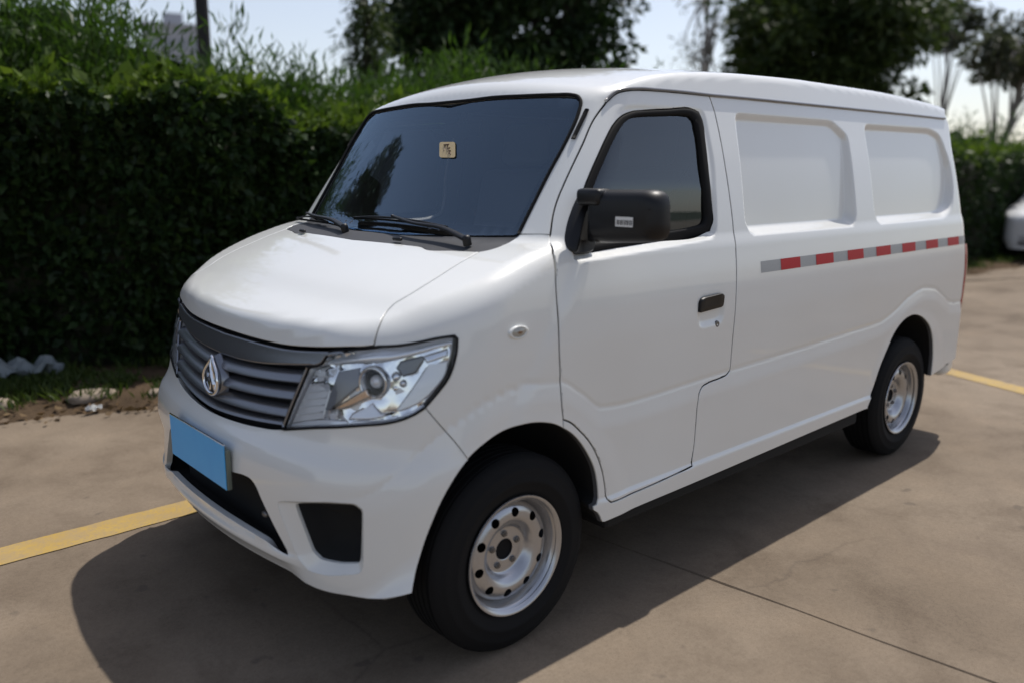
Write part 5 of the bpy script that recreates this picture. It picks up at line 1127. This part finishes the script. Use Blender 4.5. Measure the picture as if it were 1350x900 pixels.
# tall reeds and bamboo rising behind the hedge
reeds = thing('bamboo_thicket', 'taller bright green bamboo thicket rising behind the dark hedge', 'bamboo', (0, 5.5, GZ))
ro = np.array([0, 5.5, GZ])
nc = 690; cx = np.r_[rng.uniform(-3, 1.7, 260), rng.uniform(1.7, 5, 150), rng.uniform(5, 26, 280)]; cy = hy(cx) + 1.15 + rng.exponential(.55, nc)
ht = (2.55 + .20*np.sin(cx*1.15+.9) + .13*np.sin(cx*3.1) + .15*(cx < 1.6) - .22*np.exp(-((cx-2.2)/.35)**2) - .014*np.maximum(cx-2, 0))*(.84+.14*rng.random(nc))
lean = rng.normal(0, .14, (nc, 2)); V = []; F = []
PP = []; DD = []
for i in range(nc):
    pth = np.array([(cx[i]+lean[i, 0]*t*t*ht[i], cy[i]+lean[i, 1]*t*t*ht[i], GZ+ht[i]*t) for t in (0, .35, .7, 1.)]); v_, f_ = tube_arrays(pth, [.012, .011, .008, .003], 4); k = len(V)*0 + sum(len(q) for q in V); F += [tuple(a+k for a in f) for f in f_]; V.append(v_)
    m_ = 210 if cx[i] < 5 else 90; t = .30 + .72*rng.random(m_)**.7; q = np.stack([np.interp(t, (0, .35, .7, 1.), pth[:, c]) for c in range(3)], -1); off = rng.normal(0, .10, (m_, 3))*np.array([1, 1, .7])
    PP.append(q+off); DD.append(off*1.8 + unit(m_)*.42 + np.array([0, 0, .55]))
mesh_obj('bamboo_stem', np.concatenate(V)-ro, F, leaf_material('bamboo_stem_green', (.05,.075,.02), (.05,.075,.02), 0), reeds)['kind'] = 'stuff'
leaves('bamboo_leaf', np.concatenate(PP)-ro, np.concatenate(DD), .115, .16, REED_LEAF, reeds)['kind'] = 'stuff'
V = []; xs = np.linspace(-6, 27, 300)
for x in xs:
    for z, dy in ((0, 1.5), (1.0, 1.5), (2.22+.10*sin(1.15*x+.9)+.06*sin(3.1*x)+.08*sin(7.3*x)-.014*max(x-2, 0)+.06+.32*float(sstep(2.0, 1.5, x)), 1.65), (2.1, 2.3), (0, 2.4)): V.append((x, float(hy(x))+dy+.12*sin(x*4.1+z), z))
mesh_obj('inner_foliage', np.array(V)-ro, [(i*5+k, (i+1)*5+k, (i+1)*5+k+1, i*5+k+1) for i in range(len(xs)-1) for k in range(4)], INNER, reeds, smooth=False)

def tree(name, label, loc, h, crown_c, crown_r, n_clump, n_leaf, size, m, bark=BARK, trunk_r=.16, seed=1, width=.5, droop=0., clump=.32, cat='tree', shell=.55, top_tint=0.):
    r = np.random.default_rng(seed); t = thing(name, label, cat, loc)
    cr = np.array(crown_r); cc = np.array(crown_c, float)
    C = unit(n_clump, r)*(shell+(1-shell)*r.random((n_clump, 1)))*cr*(.78+.30*r.random((n_clump, 1))) + cc
    # trunk and limbs
    top = np.array([cc[0]*.8, cc[1]*.8, cc[2]+cr[2]*.35]); V, F = tube_arrays(spline([(0,0,-.1), (.06*h*.1, .02, h*.2), top*np.array([.6,.6,.55]), top], .4), 1, 8)
    s = len(V)//8; rad = np.linspace(trunk_r, trunk_r*.25, s)
    pth = spline([(0,0,-.1), (.006*h, .02, h*.2), top*np.array([.6,.6,.55]), top], .4); V, F = tube_arrays(pth, np.linspace(trunk_r, trunk_r*.25, len(pth)), 8); V = list(V); F = list(F)
    for c in C[:min(n_clump, 34)]:
        k = r.integers(len(pth)//3, len(pth)); a = pth[k]; mid = (a+c)/2 + np.array([0, 0, .12*h*.3]); lp = spline([a, mid, c], .35); v_, f_ = tube_arrays(lp, np.linspace(trunk_r*.35, .012, len(lp)), 5); b_ = len(V); V += list(v_); F += [tuple(i+b_ for i in f) for f in f_]
    mesh_obj('trunk', np.array(V), F, bark, t)
    if n_leaf:
        i = r.integers(0, n_clump, n_leaf); rad = clump*cr.mean()*(.6+.8*r.random(n_clump)); d = unit(n_leaf, r); P = C[i] + d*(rad[i]*r.random(n_leaf)**.45)[:, None]*np.array([1, 1, .72])
        P[:, 2] -= droop*r.random(n_leaf)**2
        D = d + unit(n_leaf, r)*.7 + np.array([0, 0, -.4-droop]); leaves('crown', P, D, size, width, m, t, (r.random(n_clump)*.35)[i] + top_tint, r)
    return t
def away(px_dir, D): return (CAM_POS[0]+px_dir[0]*D, CAM_POS[1]+px_dir[1]*D, GZ)
tree('broad_tree', 'big dark broad-crowned tree rising above the front of the van roof', away((.66,.75), 15.5), 7.5, (0, 0, 4.6), (2.35, 2.35, 3.0), 90, 30000, .17, TREE_LEAF, seed=3, trunk_r=.22)
tree('round_tree', 'round dense tree with olive sunlit edges above the rear of the van roof', away((.880,.475), 24), 8, (0, 0, 5.1), (2.6, 2.6, 2.7), 85, 22000, .22, TREE_LEAF2, seed=5, trunk_r=.2)
tree('bare_tree', 'pale leafless tree with thin upright branches between the two dark crowns', away((.815,.58), 27), 9, (0, 0, 5.6), (1.3, 1.3, 3.6), 30, 700, .12, GREY_LEAF, PALEBARK, .13, 8, shell=.2)
tree('hazy_tree', 'sparse greyish tree with a bare lower trunk at the right edge', away((.950,.312), 31), 8, (.3, -.6, 5.0), (1.7, 1.7, 1.1), 26, 5200, .20, GREY_LEAF, PALEBARK, .17, 11, clump=.36)
tree('hazy_tree', 'small greyish tuft of a tree just right of the round dense tree', away((.932,.362), 33), 9, (0, 0, 6.3), (1.0, 1.0, .9), 12, 2200, .2, GREY_LEAF, PALEBARK, .10, 13, clump=.45)
tree('drooping_tree', 'slender drooping tree at the left of the big dark crown', away((.535,.845), 10.5), 5, (0, 0, 2.9), (.24, .24, 1.5), 30, 2600, .13, TREE_LEAF2, seed=17, trunk_r=.05, width=.16, droop=.3, clump=.34, shell=.1)
tree('narrow_tree', 'narrow dark leafy tree beyond the hedge, seen only mirrored in the windscreen', (-.60, 9.6, GZ), 7.4, (0, 0, 4.6), (.62, .62, 2.7), 75, 15000, .15, TREE_LEAF, seed=23, trunk_r=.14)

# utility pole
pole = thing('utility_pole', 'dark upright pole standing behind the hedge on the left', 'pole', away((.380,.925), 11.2))
V, F = tube_arrays([(0,0,-.2), (0,0,2), (0,0,3.4), (0,0,4.9)], [.085,.082,.078,.07], 14); mesh_obj('shaft', V, F, mat('weathered_pole', (.022,.021,.021), .85), pole)
V, F = lathe_y([(0, -.06), (.06, -.05), (.075, -.02), (.075, .02), (0, .02)], 14); o = mesh_obj('pole_cap', V, F, BARK, pole); o.location = (0, 0, 4.9); o.rotation_euler = (-pi/2, 0, 0)

# far block of flats, greyed by painted haze
blk = thing('apartment_block', 'hazy grey apartment block far off above the bamboo, left of the pole', 'building', away((.352,.936), 150), radians(-20))
WALLM = mat('far_wall_hazed', (.34,.355,.40), .9); GLM = mat('far_window_hazed', (.24,.27,.31), .4)  # distance haze mixed into the wall and window colours
bm = bmesh.new(); box(bm, (-4.5, -4, 0), (4.5, 4, 23.2)); bm_obj('wall', bm, WALLM, blk)
bm = bmesh.new(); box(bm, (-4.7, -4.2, 23.2), (4.7, 4.2, 23.7)); box(bm, (-1.5, -1.5, 23.7), (1.5, 1.5, 25.6)); bm_obj('roof', bm, WALLM, blk)
wme = None
for f in range(7):
    for k in range(4):
        if wme is None:
            bm = bmesh.new(); box(bm, (-.7, -.06, -.8), (.7, .02, .8)); w_ = bm_obj('window', bm, GLM, blk); wme = w_.data
        else: w_ = link(bpy.data.objects.new('window', wme), blk)
        w_.location = (-3.3+2.2*k, -4.0, 2.2+3.05*f)
# low ridge beyond the yard on the camera's side
V = []; xs = np.linspace(-420, 420, 120)
for x in xs:
    h = 13 + 7*sin(x*.013+1) + 4*sin(x*.041) + 2*sin(x*.11)
    V += [(x, -260, -1), (x, -300, h*.75), (x, -340, h), (x, -420, -1)]
structure(mesh_obj('hills', V, [(i*4+k, (i+1)*4+k, (i+1)*4+k+1, i*4+k+1) for i in range(119) for k in range(3)], mat('hill_green', (.05,.065,.04), .95)))

# grass and weeds on the verge
GRASS = leaf_material('verge_grass', (.035,.060,.012), (.10,.135,.035), .35)
n = 5200; x = np.r_[rng.uniform(-2.5, 2.6, n*3//5), rng.uniform(7, 20, n*2//5)]; n = len(x)
ye = np.interp(x, EDGE[:, 0], EDGE[:, 1]); y = ye + .12 + (hy(x)-ye)*rng.beta(1.8, 1.1, n)
keep = (np.sin(x*3.1+1.1) + np.sin(x*7.7+y*5) + rng.normal(0, .5, n)) > -.35; x, y = x[keep], y[keep]; n = len(x)
P = np.stack([np.repeat(x, 5) + rng.normal(0, .022, 5*n), np.repeat(y, 5) + rng.normal(0, .022, 5*n), np.full(5*n, GZ+.025)], -1)
D = unit(5*n)*.65 + np.array([0, 0, .9]); g = leaves('grass', P, D, .085, .16, GRASS); g['kind'] = 'stuff'
# dry leaves fallen along the edge of the concrete
DRY = leaf_material('dry_leaf', (.10,.06,.03), (.24,.17,.09), .1)
n = 520; x = np.r_[rng.uniform(-2, 2.4, 400), rng.uniform(7, 16, 120)]; y = np.interp(x, EDGE[:, 0], EDGE[:, 1]) + rng.normal(.12, .16, n)
D = unit(n)*np.array([1, 1, .15]); g = leaves('leaf_litter', np.stack([x, y, np.full(n, GZ+.022)], -1), D, .055, .5, DRY); g['kind'] = 'stuff'
# crumpled plastic sheet
def crumple(name, label, cat, loc, w, d, h, m, seed, rz=0):
    r = np.random.default_rng(seed); n = 13; V = []
    ph = r.uniform(0, 6, 8)
    for i in range(n):
        for j in range(n):
            u, v = i/(n-1)-.5, j/(n-1)-.5; z = h*(.5+.5*math.sin(6*u+ph[0])*math.cos(5*v+ph[1])) + h*.35*math.sin(13*u+9*v+ph[2]) + h*.25*r.random()
            V.append((u*w*(1+.12*math.sin(9*v+ph[3])), v*d*(1+.15*math.sin(8*u+ph[4])), max(.004, z*(1-1.5*max(abs(u), abs(v))**3))))
    o = mesh_obj(name, V, [(i*n+j, (i+1)*n+j, (i+1)*n+j+1, i*n+j+1) for i in range(n-1) for j in range(n-1)], m, smooth=False)
    o.location = loc; o.rotation_euler = (0, 0, rz); o['label'] = label; o['category'] = cat; return o
crumple('plastic_sheet', 'crumpled pale grey plastic sheet lying at the foot of the hedge', 'litter', (.22, 3.72, GZ+.03), .50, .26, .13, mat('pale_plastic', (.19,.215,.22), .5), 4, -.5)
crumple('paper_scrap', 'small white scrap of paper on the edge of the concrete', 'litter', (.40, 2.66, GZ+.018), .075, .06, .03, mat('white_paper', (.55,.55,.53), .8), 9)
def stone(label, loc, s, seed, group=None):
    bm = bmesh.new(); bmesh.ops.create_icosphere(bm, subdivisions=2, radius=1); r = random.Random(seed)
    for v in bm.verts: k = .8+.35*r.random(); v.co = Vector((v.co.x*s[0]*k, v.co.y*s[1]*k, max(-.3*s[2], v.co.z*s[2]*k)))
    o = bm_obj('stone', bm, STONE, smooth=True); o.location = loc; o['label'] = label; o['category'] = 'stone'; o['group'] = 'stones on the verge'
STONE = mat('pale_stone', (.26,.21,.16), .9)
stone('flat pale stone on the verge above the paper scrap', (.46, 2.95, GZ+.03), (.16, .11, .045), 1)
stone('rounded grey stone at the left edge of the verge', (-.02, 3.05, GZ+.03), (.09, .07, .055), 2)
stone('small tan stone on the verge nearest the van', (.80, 2.74, GZ+.03), (.07, .05, .04), 3)

# ------------------------------------------------------------------ parked car at the far end of the lot, nose towards the van
car = thing('parked_car', 'white hatchback parked nose first by the hedge at the right edge', 'car', (14.1, 1.42, GZ), radians(4))
CARW = mat('car_white', (.74,.75,.76), .3, 0, .7)
def car_half(x, z):          # half width of the shell at x behind the nose, height z
    w = .84 - .10*max(0, (z-.85)/.6)**1.2 - .10*max(0, (.35-z)/.2)
    k = min(1, max(0, x/.75)); w *= (.66+.34*math.sqrt(1-(1-k)**2)); k = min(1, max(0, (4.1-x)/.6)); w *= (.80+.20*math.sqrt(1-(1-k)**2)); return w
roofline = curve([(0,.72),(.12,.80),(.5,.90),(1.0,.985),(1.15,1.03),(1.7,1.36),(2.2,1.47),(2.9,1.46),(3.5,1.36),(4.0,1.02),(4.1,.95)])
nx, nz = 60, 16; V = []; 
for i in range(nx):
    x = 4.1*i/(nx-1); top = float(roofline(x))
    for s in (-1, 1):
        for k in range(nz):
            t = k/(nz-1); z = .22 + (top-.22)*t; w = car_half(x, z)
            if t > .86: w *= math.sqrt(max(0, 1-((t-.86)/.14)**2))*.25+.75 if t < 1 else .72
            V.append((x, s*w, z))
F = []
for i in range(nx-1):
    a, b = i*2*nz, (i+1)*2*nz
    for k in range(nz-1): F.append((a+k, b+k, b+k+1, a+k+1)); F.append((a+nz+k, a+nz+k+1, b+nz+k+1, b+nz+k))
    F.append((a+nz-1, b+nz-1, b+2*nz-1, a+2*nz-1)); F.append((a, a+nz, b+nz, b))
for a in (0, (nx-1)*2*nz):
    for k in range(nz-1): F.append((a+k, a+k+1, a+nz+k+1, a+nz+k))
shell = mesh_obj('body', V, F, CARW, car); bm = bmesh.new(); bm.from_mesh(shell.data); bmesh.ops.recalc_face_normals(bm, faces=bm.faces[:]); bm.to_mesh(shell.data); bm.free(); shell.data.set_sharp_from_angle(angle=radians(55))
def car_patch(name, pts, m, lift=.006):
    return mesh_obj(name, [(x, y, z) for x, y, z in pts], [tuple(range(len(pts)))], m, car, smooth=False)
GLZ = mat('car_glass', (.02,.025,.03), .08)
for s in (-1, 1):
    def sp(x, z, d=.012): return (x, s*(car_half(x, z)+d), z)
    car_patch('side_window', [sp(1.35, 1.02), sp(2.2, 1.02), sp(2.2, 1.36), sp(1.85, 1.34)], GLZ); car_patch('side_window', [sp(2.28, 1.02), sp(3.4, 1.05), sp(3.2, 1.30), sp(2.28, 1.36)], GLZ)
    bm = bmesh.new(); bmesh.ops.create_uvsphere(bm, u_segments=20, v_segments=10, radius=1); bmesh.ops.scale(bm, vec=(.20, .09, .085), verts=bm.verts); o = bm_obj('headlight', bm, mat('car_lamp', (.62,.64,.67), .12, .5), car, smooth=True); o.location = (.20, s*.60, .70); o.rotation_euler = (0, 0, s*.65)
    for x in (.82, 3.30):
        V, F = lathe_y([(.20, .09), (.285, .085), (.31, .05), (.31, -.05), (.285, -.085), (.20, -.09), (.19, -.06), (.05, -.05), (0, -.05)], 36); o = mesh_obj('wheel', V, F, RUBBER, car); o.location = (x, s*.735, .31); o.rotation_euler = (0, 0, 0 if s < 0 else pi)
        V, F = lathe_y([(.19, -.061), (.17, -.07), (.06, -.06), (0, -.06)], 24); mesh_obj('rim', V, F, SILVER, o)
        a = np.linspace(0, pi, 20); car_patch('wheel_arch', [(x+.37*cos(t), s*(car_half(x+.37*cos(t), .5)+.006), .25+.40*sin(t)) for t in a], DARK)
car_patch('windscreen', [(1.13, -.66, 1.045), (1.13, .66, 1.045), (1.70, .58, 1.365), (1.70, -.58, 1.365)], GLZ)
bm = bmesh.new(); box(bm, (.0, -.55, .22), (.30, .55, .50), .06, 3); box(bm, (.12, -.72, .20), (.5, .72, .44), .08, 3); bm_obj('lower_grille', bm, DARK, car, angle=50)
bm = bmesh.new(); box(bm, (-.012, -.30, .60), (.08, .30, .68), .02, 2); bm_obj('upper_grille', bm, GLOSSBLACK, car, angle=50)
